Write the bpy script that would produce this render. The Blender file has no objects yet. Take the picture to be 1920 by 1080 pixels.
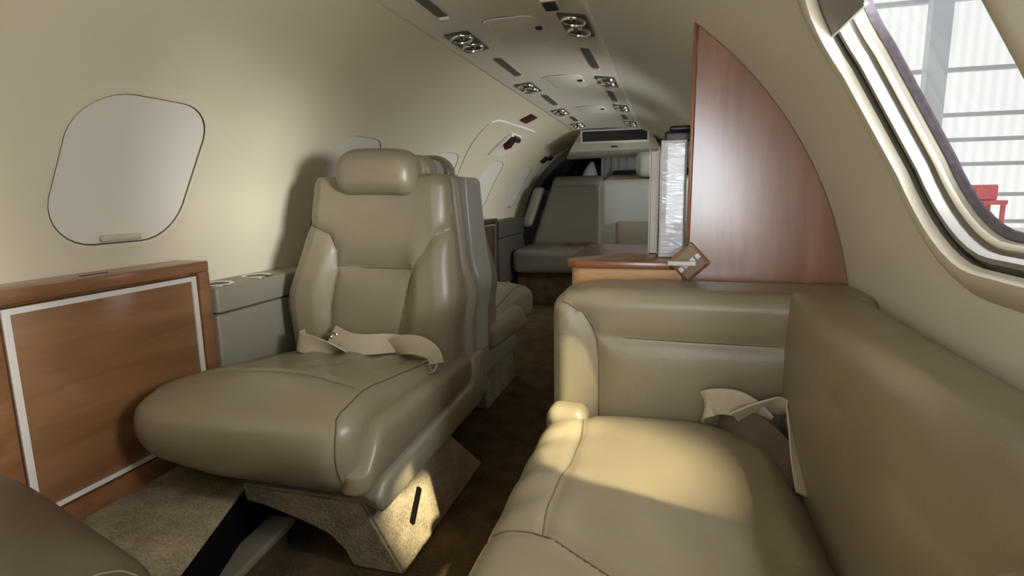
import bpy, bmesh, math, random
from mathutils import Vector, Matrix
from mathutils.geometry import delaunay_2d_cdt

random.seed(7)
scene = bpy.context.scene
COL = scene.collection
PI = math.pi

# ------------------------------------------------------------------ cabin constants
CX, CZ, R = 0.02, 0.50, 0.77          # centre line and radius of the round cabin lining
PAN_L, PAN_R = -0.19, 0.275           # edges of the flat ceiling panel


def cylp(th, y, r=R):
    a = math.radians(th)
    return Vector((CX + r * math.cos(a), y, CZ + r * math.sin(a)))


def wall_x(z, side, r=R):
    return CX + side * math.sqrt(max(r * r - (z - CZ) ** 2, 0))


# ------------------------------------------------------------------ materials
def new_mat(name):
    m = bpy.data.materials.new(name)
    m.use_nodes = True
    nt = m.node_tree
    b = nt.nodes['Principled BSDF']
    return m, nt, b


def srgb(r, g, b):
    f = lambda c: (c / 255 / 12.92) if c / 255 <= 0.04045 else ((c / 255 + 0.055) / 1.055) ** 2.4
    return (f(r), f(g), f(b), 1)


def simple(name, col, rough=0.5, metal=0.0, noise=0.06, scale=30, bump=0.0, bscale=200, coat=0.0, spec=0.5):
    m, nt, b = new_mat(name)
    b.inputs['Roughness'].default_value = rough
    b.inputs['Metallic'].default_value = metal
    b.inputs['Coat Weight'].default_value = coat
    b.inputs['Specular IOR Level'].default_value = spec
    tc = nt.nodes.new('ShaderNodeTexCoord')
    n = nt.nodes.new('ShaderNodeTexNoise')
    n.inputs['Scale'].default_value = scale
    n.inputs['Detail'].default_value = 4
    nt.links.new(tc.outputs['Object'], n.inputs['Vector'])
    mix = nt.nodes.new('ShaderNodeMix')
    mix.data_type = 'RGBA'
    mix.inputs[6].default_value = tuple(c * (1 - noise) for c in col[:3]) + (1,)
    mix.inputs[7].default_value = tuple(min(c * (1 + noise), 1) for c in col[:3]) + (1,)
    nt.links.new(n.outputs['Fac'], mix.inputs[0])
    nt.links.new(mix.outputs[2], b.inputs['Base Color'])
    if bump:
        n2 = nt.nodes.new('ShaderNodeTexNoise')
        n2.inputs['Scale'].default_value = bscale
        n2.inputs['Detail'].default_value = 3
        nt.links.new(tc.outputs['Object'], n2.inputs['Vector'])
        bp = nt.nodes.new('ShaderNodeBump')
        bp.inputs['Strength'].default_value = bump
        bp.inputs['Distance'].default_value = 0.002
        nt.links.new(n2.outputs['Fac'], bp.inputs['Height'])
        nt.links.new(bp.outputs['Normal'], b.inputs['Normal'])
    return m


def leather(name, col, rough=0.33):
    m, nt, b = new_mat(name)
    b.inputs['Roughness'].default_value = rough
    b.inputs['Specular IOR Level'].default_value = 0.45
    tc = nt.nodes.new('ShaderNodeTexCoord')
    n = nt.nodes.new('ShaderNodeTexNoise')
    n.inputs['Scale'].default_value = 7
    n.inputs['Detail'].default_value = 6
    nt.links.new(tc.outputs['Object'], n.inputs['Vector'])
    mix = nt.nodes.new('ShaderNodeMix')
    mix.data_type = 'RGBA'
    mix.inputs[6].default_value = tuple(c * 0.86 for c in col[:3]) + (1,)
    mix.inputs[7].default_value = tuple(c * 1.12 for c in col[:3]) + (1,)
    nt.links.new(n.outputs['Fac'], mix.inputs[0])
    nt.links.new(mix.outputs[2], b.inputs['Base Color'])
    v = nt.nodes.new('ShaderNodeTexVoronoi')
    v.inputs['Scale'].default_value = 420
    nt.links.new(tc.outputs['Object'], v.inputs['Vector'])
    n3 = nt.nodes.new('ShaderNodeTexNoise')
    n3.inputs['Scale'].default_value = 16
    n3.inputs['Detail'].default_value = 3
    nt.links.new(tc.outputs['Object'], n3.inputs['Vector'])
    add = nt.nodes.new('ShaderNodeMath')
    add.operation = 'MULTIPLY_ADD'
    add.inputs[1].default_value = 0.12
    nt.links.new(v.outputs['Distance'], add.inputs[0])
    nt.links.new(n3.outputs['Fac'], add.inputs[2])
    bp = nt.nodes.new('ShaderNodeBump')
    bp.inputs['Strength'].default_value = 0.22
    bp.inputs['Distance'].default_value = 0.006
    nt.links.new(add.outputs[0], bp.inputs['Height'])
    nt.links.new(bp.outputs['Normal'], b.inputs['Normal'])
    return m


def wood(name, c1, c2, rough=0.28, axis='Z', scale=6.0, coat=0.35):
    m, nt, b = new_mat(name)
    b.inputs['Roughness'].default_value = rough
    b.inputs['Coat Weight'].default_value = coat
    b.inputs['Coat Roughness'].default_value = 0.22
    tc = nt.nodes.new('ShaderNodeTexCoord')
    mp = nt.nodes.new('ShaderNodeMapping')
    s = {'X': (0.35, 3, 3), 'Y': (3, 0.35, 3), 'Z': (3, 3, 0.35)}[axis]
    mp.inputs['Scale'].default_value = s
    nt.links.new(tc.outputs['Object'], mp.inputs['Vector'])
    n = nt.nodes.new('ShaderNodeTexNoise')
    n.inputs['Scale'].default_value = scale
    n.inputs['Detail'].default_value = 8
    n.inputs['Roughness'].default_value = 0.62
    n.inputs['Distortion'].default_value = 0.7
    nt.links.new(mp.outputs['Vector'], n.inputs['Vector'])
    rp = nt.nodes.new('ShaderNodeValToRGB')
    rp.color_ramp.elements[0].position = 0.32
    rp.color_ramp.elements[0].color = c1
    rp.color_ramp.elements[1].position = 0.68
    rp.color_ramp.elements[1].color = c2
    nt.links.new(n.outputs['Fac'], rp.inputs['Fac'])
    nt.links.new(rp.outputs['Color'], b.inputs['Base Color'])
    return m


def carpet_mat(name, col, dark=0.55):
    m, nt, b = new_mat(name)
    b.inputs['Roughness'].default_value = 0.95
    b.inputs['Specular IOR Level'].default_value = 0.1
    tc = nt.nodes.new('ShaderNodeTexCoord')
    n = nt.nodes.new('ShaderNodeTexNoise')
    n.inputs['Scale'].default_value = 190
    n.inputs['Detail'].default_value = 5
    nt.links.new(tc.outputs['Object'], n.inputs['Vector'])
    n2 = nt.nodes.new('ShaderNodeTexNoise')
    n2.inputs['Scale'].default_value = 14
    n2.inputs['Detail'].default_value = 5
    nt.links.new(tc.outputs['Object'], n2.inputs['Vector'])
    ad = nt.nodes.new('ShaderNodeMath')
    ad.operation = 'ADD'
    nt.links.new(n.outputs['Fac'], ad.inputs[0])
    nt.links.new(n2.outputs['Fac'], ad.inputs[1])
    rp = nt.nodes.new('ShaderNodeValToRGB')
    rp.color_ramp.elements[0].position = 0.38
    rp.color_ramp.elements[0].color = tuple(c * dark for c in col[:3]) + (1,)
    rp.color_ramp.elements[1].position = 0.62
    rp.color_ramp.elements[1].color = tuple(min(1, c * 1.2) for c in col[:3]) + (1,)
    hf = nt.nodes.new('ShaderNodeMath')
    hf.operation = 'MULTIPLY'
    hf.inputs[1].default_value = 0.5
    nt.links.new(ad.outputs[0], hf.inputs[0])
    nt.links.new(hf.outputs[0], rp.inputs['Fac'])
    nt.links.new(rp.outputs['Color'], b.inputs['Base Color'])
    bp = nt.nodes.new('ShaderNodeBump')
    bp.inputs['Strength'].default_value = 0.8
    bp.inputs['Distance'].default_value = 0.004
    nt.links.new(n.outputs['Fac'], bp.inputs['Height'])
    nt.links.new(bp.outputs['Normal'], b.inputs['Normal'])
    return m


def emit(name, col, strength, noise=0.0):
    m = bpy.data.materials.new(name)
    m.use_nodes = True
    nt = m.node_tree
    nt.nodes.clear()
    o = nt.nodes.new('ShaderNodeOutputMaterial')
    e = nt.nodes.new('ShaderNodeEmission')
    e.inputs['Strength'].default_value = strength
    e.inputs['Color'].default_value = col
    nt.links.new(e.outputs[0], o.inputs[0])
    return m, nt, e


M = {}
M['leather'] = leather('taupe_leather', srgb(136, 126, 102))
M['leather_shadow_tone'] = leather('shadow_tone_leather', srgb(72, 62, 46))  # taupe leather with the corner's shadow put into the colour
M['leather_rear'] = leather('shaded_leather', srgb(112, 107, 95))  # taupe leather, far-end shade put into the colour
M['shell'] = simple('seat_shell_vinyl', srgb(150, 143, 122), 0.36, bump=0.15, bscale=300)
M['shell_grey'] = simple('grey_shell_vinyl', srgb(178, 178, 168), 0.32, bump=0.1, bscale=300)
M['seam'] = simple('seam_thread', srgb(92, 82, 62), 0.7)
M['wall_right'] = simple('cooled_cream_lining', srgb(228, 225, 214), 0.6, noise=0.03, scale=5, bump=0.05, bscale=90)  # same cream lining, colour cooled to offset warm bounce light
M['wall'] = simple('cream_lining', srgb(222, 212, 184), 0.55, noise=0.03, scale=5, bump=0.05, bscale=90)
M['ceil'] = simple('ceiling_panel_lining', srgb(224, 218, 202), 0.55, noise=0.03, scale=6, bump=0.05)
M['shade'] = simple('window_shade_vinyl', srgb(228, 222, 206), 0.5, noise=0.03, scale=4)
M['lip'] = simple('window_lip', srgb(196, 189, 170), 0.55, noise=0.03)
M['ring'] = simple('window_ring', srgb(138, 136, 130), 0.55, noise=0.03)
M['shadeback'] = simple('tucked_shade_grey', srgb(150, 149, 144), 0.5)
M['gap'] = simple('groove_grey', srgb(112, 106, 92), 0.7)
M['gapdark'] = simple('dark_gap', srgb(104, 100, 92), 0.8)
M['gasket'] = simple('speckled_gasket', srgb(96, 90, 98), 0.6, noise=0.6, scale=160)
M['bead'] = simple('white_bead', srgb(236, 234, 226), 0.35)
M['white'] = simple('white_plastic', srgb(228, 226, 218), 0.35)
M['offwhite'] = simple('offwhite_plastic', srgb(196, 191, 174), 0.45)
M['wood_side'] = wood('honey_brown_wood', srgb(120, 84, 54), srgb(150, 108, 72), axis='Y', scale=5)
M['wood_frame'] = wood('cabinet_frame_wood', srgb(110, 72, 44), srgb(148, 104, 68), axis='Y', scale=8)
M['wood_panel'] = wood('reddish_veneer', srgb(132, 92, 68), srgb(160, 116, 90), rough=0.32, axis='Z', scale=7, coat=1.0)
_b = M['wood_panel'].node_tree.nodes['Principled BSDF']
_b.inputs['Coat IOR'].default_value = 1.55
_b.inputs['Coat Roughness'].default_value = 0.2
M['wood_edge'] = wood('red_brown_edge_wood', srgb(128, 74, 44), srgb(176, 112, 74), rough=0.3, axis='Z', scale=14)
M['wood_top'] = wood('credenza_top_wood', srgb(116, 68, 38), srgb(150, 96, 58), rough=0.2, axis='X', scale=8)
M['wood_burl'] = wood('light_burl_wood', srgb(178, 130, 82), srgb(222, 182, 130), rough=0.35, axis='X', scale=14)
M['wood_dark'] = wood('dark_walnut', srgb(50, 38, 28), srgb(74, 56, 42), axis='Z')
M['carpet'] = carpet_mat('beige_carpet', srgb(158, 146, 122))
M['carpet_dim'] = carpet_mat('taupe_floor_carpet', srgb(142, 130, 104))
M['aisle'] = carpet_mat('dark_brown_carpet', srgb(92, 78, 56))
M['chrome'] = simple('chrome', srgb(225, 225, 225), 0.12, metal=1.0, noise=0.02)
M['steel'] = simple('brushed_steel', srgb(180, 176, 166), 0.3, metal=0.9)
M['dark'] = simple('black_plastic', srgb(34, 33, 33), 0.35)
M['slot'] = simple('dark_slot', srgb(8, 7, 6), 0.9, spec=0.1)
M['grille'] = simple('blue_black_grille', srgb(30, 33, 42), 0.4)
M['vent'] = simple('grey_vent_mesh', srgb(96, 94, 88), 0.6, noise=0.25, scale=400)
M['lampplate'] = simple('grey_lamp_plate', srgb(92, 90, 84), 0.3, metal=0.5)
M['lens'] = simple('lamp_lens', srgb(84, 83, 80), 0.2, metal=0.4)
M['belt'] = simple('beige_webbing', srgb(196, 184, 160), 0.6, noise=0.12, scale=220, bump=0.4, bscale=700)
M['belt_dark'] = simple('brown_webbing', srgb(92, 78, 62), 0.7, noise=0.12, scale=220)
M['trimwhite'] = simple('pale_edge_trim', srgb(214, 206, 196), 0.4)
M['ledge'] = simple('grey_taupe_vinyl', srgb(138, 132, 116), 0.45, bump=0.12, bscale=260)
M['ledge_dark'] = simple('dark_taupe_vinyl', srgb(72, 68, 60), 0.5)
M['red'] = simple('exit_red', srgb(92, 34, 28), 0.5)
M['darkred'] = simple('latch_red', srgb(84, 34, 30), 0.4)
M['redpaint'] = simple('red_paint', srgb(205, 100, 104), 0.5)
M['binder'] = simple('white_binder_vinyl', srgb(226, 226, 228), 0.25, noise=0.03)
M['paper'] = simple('white_paper', srgb(220, 216, 206), 0.7)
M['tan'] = simple('tan_plate', srgb(150, 128, 100), 0.5)
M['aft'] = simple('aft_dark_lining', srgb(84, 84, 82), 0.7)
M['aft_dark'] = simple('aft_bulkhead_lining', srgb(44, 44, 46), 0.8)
M['cloth'] = simple('pale_cloth', srgb(205, 207, 202), 0.8, bump=0.4, bscale=60)
M['rail'] = simple('worn_metal_trim', srgb(120, 110, 92), 0.45)
M['alu'] = simple('outer_skin', srgb(190, 190, 190), 0.5)

# thin window pane: transparent with a weak mirror
mg = bpy.data.materials.new('window_pane')
mg.use_nodes = True
nt = mg.node_tree
nt.nodes.clear()
o_ = nt.nodes.new('ShaderNodeOutputMaterial')
tr = nt.nodes.new('ShaderNodeBsdfTransparent')
tr.inputs[0].default_value = (0.93, 0.94, 0.95, 1)
gl = nt.nodes.new('ShaderNodeBsdfGlossy')
gl.inputs['Roughness'].default_value = 0.02
mx = nt.nodes.new('ShaderNodeMixShader')
mx.inputs[0].default_value = 0.05
nt.links.new(tr.outputs[0], mx.inputs[1])
nt.links.new(gl.outputs[0], mx.inputs[2])
nt.links.new(mx.outputs[0], o_.inputs[0])
M['glass'] = mg

# crinkled clear sleeve on the binder spine
m, nt, b = new_mat('crinkled_sleeve')
b.inputs['Base Color'].default_value = srgb(232, 234, 240)
b.inputs['Roughness'].default_value = 0.12
b.inputs['Coat Weight'].default_value = 0.6
tc = nt.nodes.new('ShaderNodeTexCoord')
mp = nt.nodes.new('ShaderNodeMapping')
mp.inputs['Scale'].default_value = (9, 9, 34)
mp.inputs['Rotation'].default_value = (0.0, 0.35, 0)
nt.links.new(tc.outputs['Object'], mp.inputs['Vector'])
n = nt.nodes.new('ShaderNodeTexNoise')
n.inputs['Scale'].default_value = 1.6
n.inputs['Detail'].default_value = 2
n.inputs['Distortion'].default_value = 0.8
nt.links.new(mp.outputs['Vector'], n.inputs['Vector'])
bp = nt.nodes.new('ShaderNodeBump')
bp.inputs['Strength'].default_value = 0.9
bp.inputs['Distance'].default_value = 0.012
nt.links.new(n.outputs['Fac'], bp.inputs['Height'])
nt.links.new(bp.outputs['Normal'], b.inputs['Normal'])
M['sleeve'] = m


# ------------------------------------------------------------------ object helpers
def tag(o, label=None, cat=None, group=None, kind=None):
    if label: o['label'] = label
    if cat: o['category'] = cat
    if group: o['group'] = group
    if kind: o['kind'] = kind
    return o


def thing(name, label, cat, loc=(0, 0, 0), rotz=0.0, group=None):
    o = bpy.data.objects.new(name, None)
    o.empty_display_size = 0.1
    COL.objects.link(o)
    o.location = loc
    o.rotation_euler = (0, 0, rotz)
    return tag(o, label, cat, group)


def link(name, bm, mats, parent=None, smooth=True, angle=40):
    """links a bmesh as one mesh object; vertices are given in the parent's local space"""
    bm.normal_update()
    me = bpy.data.meshes.new(name)
    bm.to_mesh(me)
    bm.free()
    if not isinstance(mats, (list, tuple)):
        mats = [mats]
    for mt in mats:
        me.materials.append(mt)
    if smooth:
        for p in me.polygons:
            p.use_smooth = True
        me.set_sharp_from_angle(angle=math.radians(angle))
    o = bpy.data.objects.new(name, me)
    COL.objects.link(o)
    if parent is not None:
        o.parent = parent
    return o


def local(parent, v):
    """world vector to the local space of a top-level empty"""
    mat = Matrix.Translation(parent.location) @ Matrix.Rotation(parent.rotation_euler[2], 4, 'Z')
    return mat.inverted() @ Vector(v)


def xform(bm, parent):
    """moves a bmesh made in world coordinates into a parent's local space"""
    mat = Matrix.Translation(parent.location) @ Matrix.Rotation(parent.rotation_euler[2], 4, 'Z')
    bm.transform(mat.inverted())
    return bm


def ticks(a, b, r, n):
    out = []
    k = 4
    for i in range(k):
        t = math.radians(45 * (1 - i / k))
        out.append(a + r * (1 - math.tan(t)))
    a2, b2 = a + r, b - r
    for i in range(n + 1):
        out.append(a2 + (b2 - a2) * i / n)
    for i in range(k - 1, -1, -1):
        t = math.radians(45 * (1 - i / k))
        out.append(b - r * (1 - math.tan(t)))
    return out


def rbox(x0, x1, y0, y1, z0, z1, r, n=(4, 4, 4), fn=None, bm=None):
    """rounded box built from six tessellated faces; fn(Vector)->Vector shapes it"""
    r = min(r, (x1 - x0) / 2 * 0.999, (y1 - y0) / 2 * 0.999, (z1 - z0) / 2 * 0.999)
    if bm is None:
        bm = bmesh.new()
    T = [ticks(x0, x1, r, n[0]), ticks(y0, y1, r, n[1]), ticks(z0, z1, r, n[2])]
    lo = (x0 + r, y0 + r, z0 + r)
    hi = (x1 - r, y1 - r, z1 - r)
    cache = {}

    def vert(i, j, k):
        key = (i, j, k)
        if key in cache:
            return cache[key]
        p = Vector((T[0][i], T[1][j], T[2][k]))
        c = Vector([min(max(p[a], lo[a]), hi[a]) for a in range(3)])
        d = p - c
        if d.length > 1e-9:
            p = c + d.normalized() * r
        if fn:
            p = Vector(fn(p.copy()))
        v = bm.verts.new(p)
        cache[key] = v
        return v

    N = [len(t) - 1 for t in T]
    for ax in range(3):
        u, w = (ax + 1) % 3, (ax + 2) % 3
        for side in (0, N[ax]):
            for i in range(N[u]):
                for j in range(N[w]):
                    q = []
                    for (di, dj) in ((0, 0), (1, 0), (1, 1), (0, 1)):
                        idx = [0, 0, 0]
                        idx[ax] = side
                        idx[u] = i + di
                        idx[w] = j + dj
                        q.append(vert(*idx))
                    if side == 0:
                        q.reverse()
                    bm.faces.new(q)
    return bm


def box(bm, x0, x1, y0, y1, z0, z1, bev=0.0):
    g = bmesh.ops.create_cube(bm, size=1)
    for v in g['verts']:
        v.co = Vector(((x0 + x1) / 2 + v.co.x * (x1 - x0), (y0 + y1) / 2 + v.co.y * (y1 - y0), (z0 + z1) / 2 + v.co.z * (z1 - z0)))
    if bev:
        es = list({e for v in g['verts'] for e in v.link_edges})
        bmesh.ops.bevel(bm, geom=es, offset=bev, segments=2, affect='EDGES', profile=0.5)
    return bm


def prism(pts, lo, hi, axis='x', bev=0.0, seg=3, bm=None, allb=False):
    """extrudes a 2-D outline along an axis. axis x: pts=(y,z); y: pts=(x,z); z: pts=(x,y)"""
    own = bmesh.new()
    def mk(p, t):
        if axis == 'x': return (t, p[0], p[1])
        if axis == 'y': return (p[0], t, p[1])
        return (p[0], p[1], t)
    a = [own.verts.new(mk(p, lo)) for p in pts]
    b = [own.verts.new(mk(p, hi)) for p in pts]
    n = len(pts)
    own.faces.new(a)
    own.faces.new(list(reversed(b)))
    for i in range(n):
        own.faces.new((a[i], b[i], b[(i + 1) % n], a[(i + 1) % n]))
    bmesh.ops.recalc_face_normals(own, faces=own.faces)
    if bev:
        es = [e for e in own.edges if allb or len(e.link_faces) == 2 and e.calc_face_angle(0) > 0.3]
        bmesh.ops.bevel(own, geom=es, offset=bev, segments=seg, affect='EDGES', profile=0.5, clamp_overlap=True)
    if bm is None:
        return own
    me = bpy.data.meshes.new('tmp')
    own.to_mesh(me)
    own.free()
    bm.from_mesh(me)
    bpy.data.meshes.remove(me)
    return bm


def catmull(pts, n=8, closed=False):
    P = [Vector(p) for p in pts]
    out = []
    m = len(P)
    rng = m if closed else m - 1
    for i in range(rng):
        if closed:
            p0, p1, p2, p3 = P[(i - 1) % m], P[i], P[(i + 1) % m], P[(i + 2) % m]
        else:
            p0, p1, p2, p3 = P[max(i - 1, 0)], P[i], P[i + 1], P[min(i + 2, m - 1)]
        for k in range(n):
            t = k / n
            out.append(0.5 * ((2 * p1) + (p2 - p0) * t + (2 * p0 - 5 * p1 + 4 * p2 - p3) * t * t + (3 * p1 - p0 - 3 * p2 + p3) * t ** 3))
    if not closed:
        out.append(P[-1])
    return out


def tube(bm, pts, rad, seg=8, closed=False):
    pts = [Vector(p) for p in pts]
    n = len(pts)
    rings = []
    prev = None
    for i, p in enumerate(pts):
        if closed:
            d = pts[(i + 1) % n] - pts[i - 1]
        else:
            d = pts[min(i + 1, n - 1)] - pts[max(i - 1, 0)]
        d.normalize()
        if prev is None:
            a = d.orthogonal().normalized()
        else:
            a = (prev - d * prev.dot(d)).normalized()
        prev = a
        b = d.cross(a)
        rings.append([bm.verts.new(p + (a * math.cos(2 * PI * k / seg) + b * math.sin(2 * PI * k / seg)) * rad) for k in range(seg)])
    for i in range(n if closed else n - 1):
        r0, r1 = rings[i], rings[(i + 1) % n]
        for k in range(seg):
            bm.faces.new((r0[k], r0[(k + 1) % seg], r1[(k + 1) % seg], r1[k]))
    if not closed:
        bm.faces.new(list(reversed(rings[0])))
        bm.faces.new(rings[-1])
    return bm


def ribbon(bm, pts, wids, w, t=0.003):
    """flat webbing strap through pts; wids are the width directions"""
    P = catmull(pts, 10)
    W = catmull(wids, 10)
    rows = []
    n = len(P)
    for i in range(n):
        d = (P[min(i + 1, n - 1)] - P[max(i - 1, 0)]).normalized()
        wd = (W[i] - d * W[i].dot(d)).normalized()
        nn = d.cross(wd).normalized()
        rows.append([bm.verts.new(P[i] + wd * (w / 2 * a) + nn * (t / 2 * b)) for a, b in ((-1, -1), (-.5, -1.2), (0, -1.2), (.5, -1.2), (1, -1), (1, 1), (.5, 1.2), (0, 1.2), (-.5, 1.2), (-1, 1))])
    for i in range(n - 1):
        for k in range(10):
            bm.faces.new((rows[i][k], rows[i][(k + 1) % 10], rows[i + 1][(k + 1) % 10], rows[i + 1][k]))
    bm.faces.new(list(reversed(rows[0])))
    bm.faces.new(rows[-1])
    bmesh.ops.recalc_face_normals(bm, faces=bm.faces)
    return bm


def lathe(bm, prof, centre, axis=Vector((0, 0, 1)), seg=28):
    """surface of revolution; prof = [(radius, height)]"""
    axis = axis.normalized()
    a = axis.orthogonal().normalized()
    b = axis.cross(a)
    c = Vector(centre)
    rings = []
    for (r, h) in prof:
        if r < 1e-6:
            rings.append([bm.verts.new(c + axis * h)])
        else:
            rings.append([bm.verts.new(c + axis * h + (a * math.cos(2 * PI * k / seg) + b * math.sin(2 * PI * k / seg)) * r) for k in range(seg)])
    for r0, r1 in zip(rings, rings[1:]):
        for k in range(seg):
            k2 = (k + 1) % seg
            if len(r0) == 1 and len(r1) == 1: continue
            if len(r0) == 1: bm.faces.new((r0[0], r1[k2], r1[k]))
            elif len(r1) == 1: bm.faces.new((r0[k], r0[k2], r1[0]))
            else: bm.faces.new((r0[k], r0[k2], r1[k2], r1[k]))
    return bm


def rrect(hx, hy, r, k=8):
    """rounded rectangle outline, centre at the origin"""
    r = min(r, hx, hy)
    out = []
    for (sx, sy, a0) in ((1, 1, 0), (-1, 1, 90), (-1, -1, 180), (1, -1, 270)):
        for i in range(k + 1):
            a = math.radians(a0 + 90 * i / k)
            out.append((sx * (hx - r) + r * math.cos(a), sy * (hy - r) + r * math.sin(a)))
    return out


def seg_dist(px, pz, poly):
    best = 9
    for (ax, az), (bx, bz) in zip(poly, poly[1:]):
        dx, dz = bx - ax, bz - az
        L = dx * dx + dz * dz
        t = 0 if L == 0 else max(0, min(1, ((px - ax) * dx + (pz - az) * dz) / L))
        d = math.hypot(px - ax - t * dx, pz - az - t * dz)
        if d < best: best = d
    return best


def sm(a, b, x):
    t = max(0, min(1, (x - a) / (b - a)))
    return t * t * (3 - 2 * t)


def onbox(bx, r, p):
    """drops a point onto the rounded box bx=(x0,x1,y0,y1,z0,z1)"""
    p = Vector(p)
    c = Vector([min(max(p[a], bx[2 * a] + r), bx[2 * a + 1] - r) for a in range(3)])
    d = p - c
    return c + d.normalized() * r if d.length > 1e-9 else p


def structure(name, bm, mats, smooth=True, parent=None, angle=40):
    o = link(name, bm, mats, parent, smooth, angle)
    if parent is None:
        o['kind'] = 'structure'
    return o


# ================================================================== SETTING
HS, HY, HR = 0.172, 0.160, 0.105       # half height (along the arc), half length and corner of a cabin window
THC_L, THC_R = 151.5, 29.3
LEFT_WINDOWS = [0.965, 1.80, 2.60, 3.40, 4.18]
RIGHT_WINDOW = 0.605
RIGHT_MORE = [2.20, 3.05, 3.85]
RHY = 0.145


def wpt(thc, yc, s, y, r):
    return cylp(thc + math.degrees(s / R), yc + y, r)


def lining(name, th0, th1, y0, y1, holes, mat):
    """curved wall panel with window openings; holes = [(theta, y, hy)]"""
    s0, s1 = math.radians(th0) * R, math.radians(th1) * R
    vs, es, hl = [], [], []
    for (thc, yc, hy) in holes:
        loop = rrect(HS + 0.03, hy + 0.03, HR + 0.03)
        base = len(vs)
        for (s, y) in loop:
            vs.append(Vector((math.radians(thc) * R + s, yc + y)))
        n = len(loop)
        es += [(base + i, base + (i + 1) % n) for i in range(n)]
        hl.append([(vs[base + i].x, vs[base + i].y) for i in range(n)])

    def inside(x, y, poly):
        c = False
        j = len(poly) - 1
        for i in range(len(poly)):
            if (poly[i][1] > y) != (poly[j][1] > y) and x < (poly[j][0] - poly[i][0]) * (y - poly[i][1]) / (poly[j][1] - poly[i][1]) + poly[i][0]:
                c = not c
            j = i
        return c

    ns, ny = 44, int((y1 - y0) / 0.09)
    for i in range(ns + 1):
        for j in range(ny + 1):
            s, y = s0 + (s1 - s0) * i / ns, y0 + (y1 - y0) * j / ny
            if any(inside(s, y, h) for h in hl):
                continue
            vs.append(Vector((s, y)))
    rv, re, rf, *_ = delaunay_2d_cdt(vs, es, [], 0, 1e-6)
    bm = bmesh.new()
    bv = [bm.verts.new(cylp(math.degrees(v.x / R), v.y)) for v in rv]
    for f in rf:
        cx = sum(rv[i].x for i in f) / len(f)
        cy = sum(rv[i].y for i in f) / len(f)
        if any(inside(cx, cy, h) for h in hl):
            continue
        bm.faces.new([bv[i] for i in f])
    bmesh.ops.recalc_face_normals(bm, faces=bm.faces)
    for f in bm.faces:
        c = f.calc_center_median()
        if f.normal.dot(Vector((CX - c.x, 0, CZ - c.z))) < 0:
            f.normal_flip()
    return structure(name, bm, mat, angle=60)


def rings(thc, yc, hy, steps, mats_idx):
    """nested rounded-rectangle loops on the curved wall; steps = [(radius, inset)]"""
    bm = bmesh.new()
    L = []
    for (r, d) in steps:
        L.append([bm.verts.new(wpt(thc, yc, s, y, r)) for (s, y) in rrect(HS - d, hy - d, HR - d)])
    n = len(L[0])
    for q, (a, b) in enumerate(zip(L, L[1:])):
        for i in range(n):
            f = bm.faces.new((a[i], a[(i + 1) % n], b[(i + 1) % n], b[i]))
            f.material_index = mats_idx[q]
    return bm


def panel_fill(thc, yc, hy, r, d, steps=8):
    bm = bmesh.new()
    prev = None
    base = rrect(HS - d, hy - d, HR - d)
    for k in range(steps + 1):
        f = 1 - k / steps
        if k == steps:
            cur = [bm.verts.new(wpt(thc, yc, 0, 0, r))]
        else:
            cur = [bm.verts.new(wpt(thc, yc, s * f, y * f, r)) for (s, y) in base]
        if prev:
            n = len(prev)
            for i in range(n):
                if len(cur) == 1:
                    bm.faces.new((prev[i], prev[(i + 1) % n], cur[0]))
                else:
                    bm.faces.new((prev[i], prev[(i + 1) % n], cur[(i + 1) % n], cur[i]))
        prev = cur
    bmesh.ops.recalc_face_normals(bm, faces=bm.faces)
    return bm


def wall_patch(th0, th1, y0, y1, r, bm, skew=0.0):
    g = []
    for i in range(5):
        row = []
        for j in range(5):
            row.append(bm.verts.new(cylp(th0 + (th1 - th0) * i / 4, y0 + (y1 - y0) * j / 4 + skew * i / 4, r)))
        g.append(row)
    for i in range(4):
        for j in range(4):
            bm.faces.new((g[i][j], g[i + 1][j], g[i + 1][j + 1], g[i][j + 1]))
    return bm


th_pl = math.degrees(math.acos((PAN_L - CX) / R)) - 0.4
th_pr = math.degrees(math.acos((PAN_R - CX) / R)) + 0.4
Y0, Y1 = -1.1, 4.72
lining('wall_left', th_pl, 222, Y0, Y1, [(THC_L, y, HY) for y in LEFT_WINDOWS], M['wall'])
lining('wall_right', -42, th_pr, 0.12, Y1, [(THC_R, y, RHY) for y in [RIGHT_WINDOW] + RIGHT_MORE], M['wall_right'])

# outer skin, so that daylight enters only through the openings
bm = bmesh.new()
prof = [(CX + 0.85 * math.cos(math.radians(a)), CZ + 0.85 * math.sin(math.radians(a))) for a in range(48, 318, 6)]
va = [[bm.verts.new((p[0], y, p[1])) for p in prof] for y in (Y0, 6.0)]
for i in range(len(prof) - 1):
    bm.faces.new((va[0][i], va[1][i], va[1][i + 1], va[0][i + 1]))
structure('trim_1', bm, M['alu'])

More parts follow.
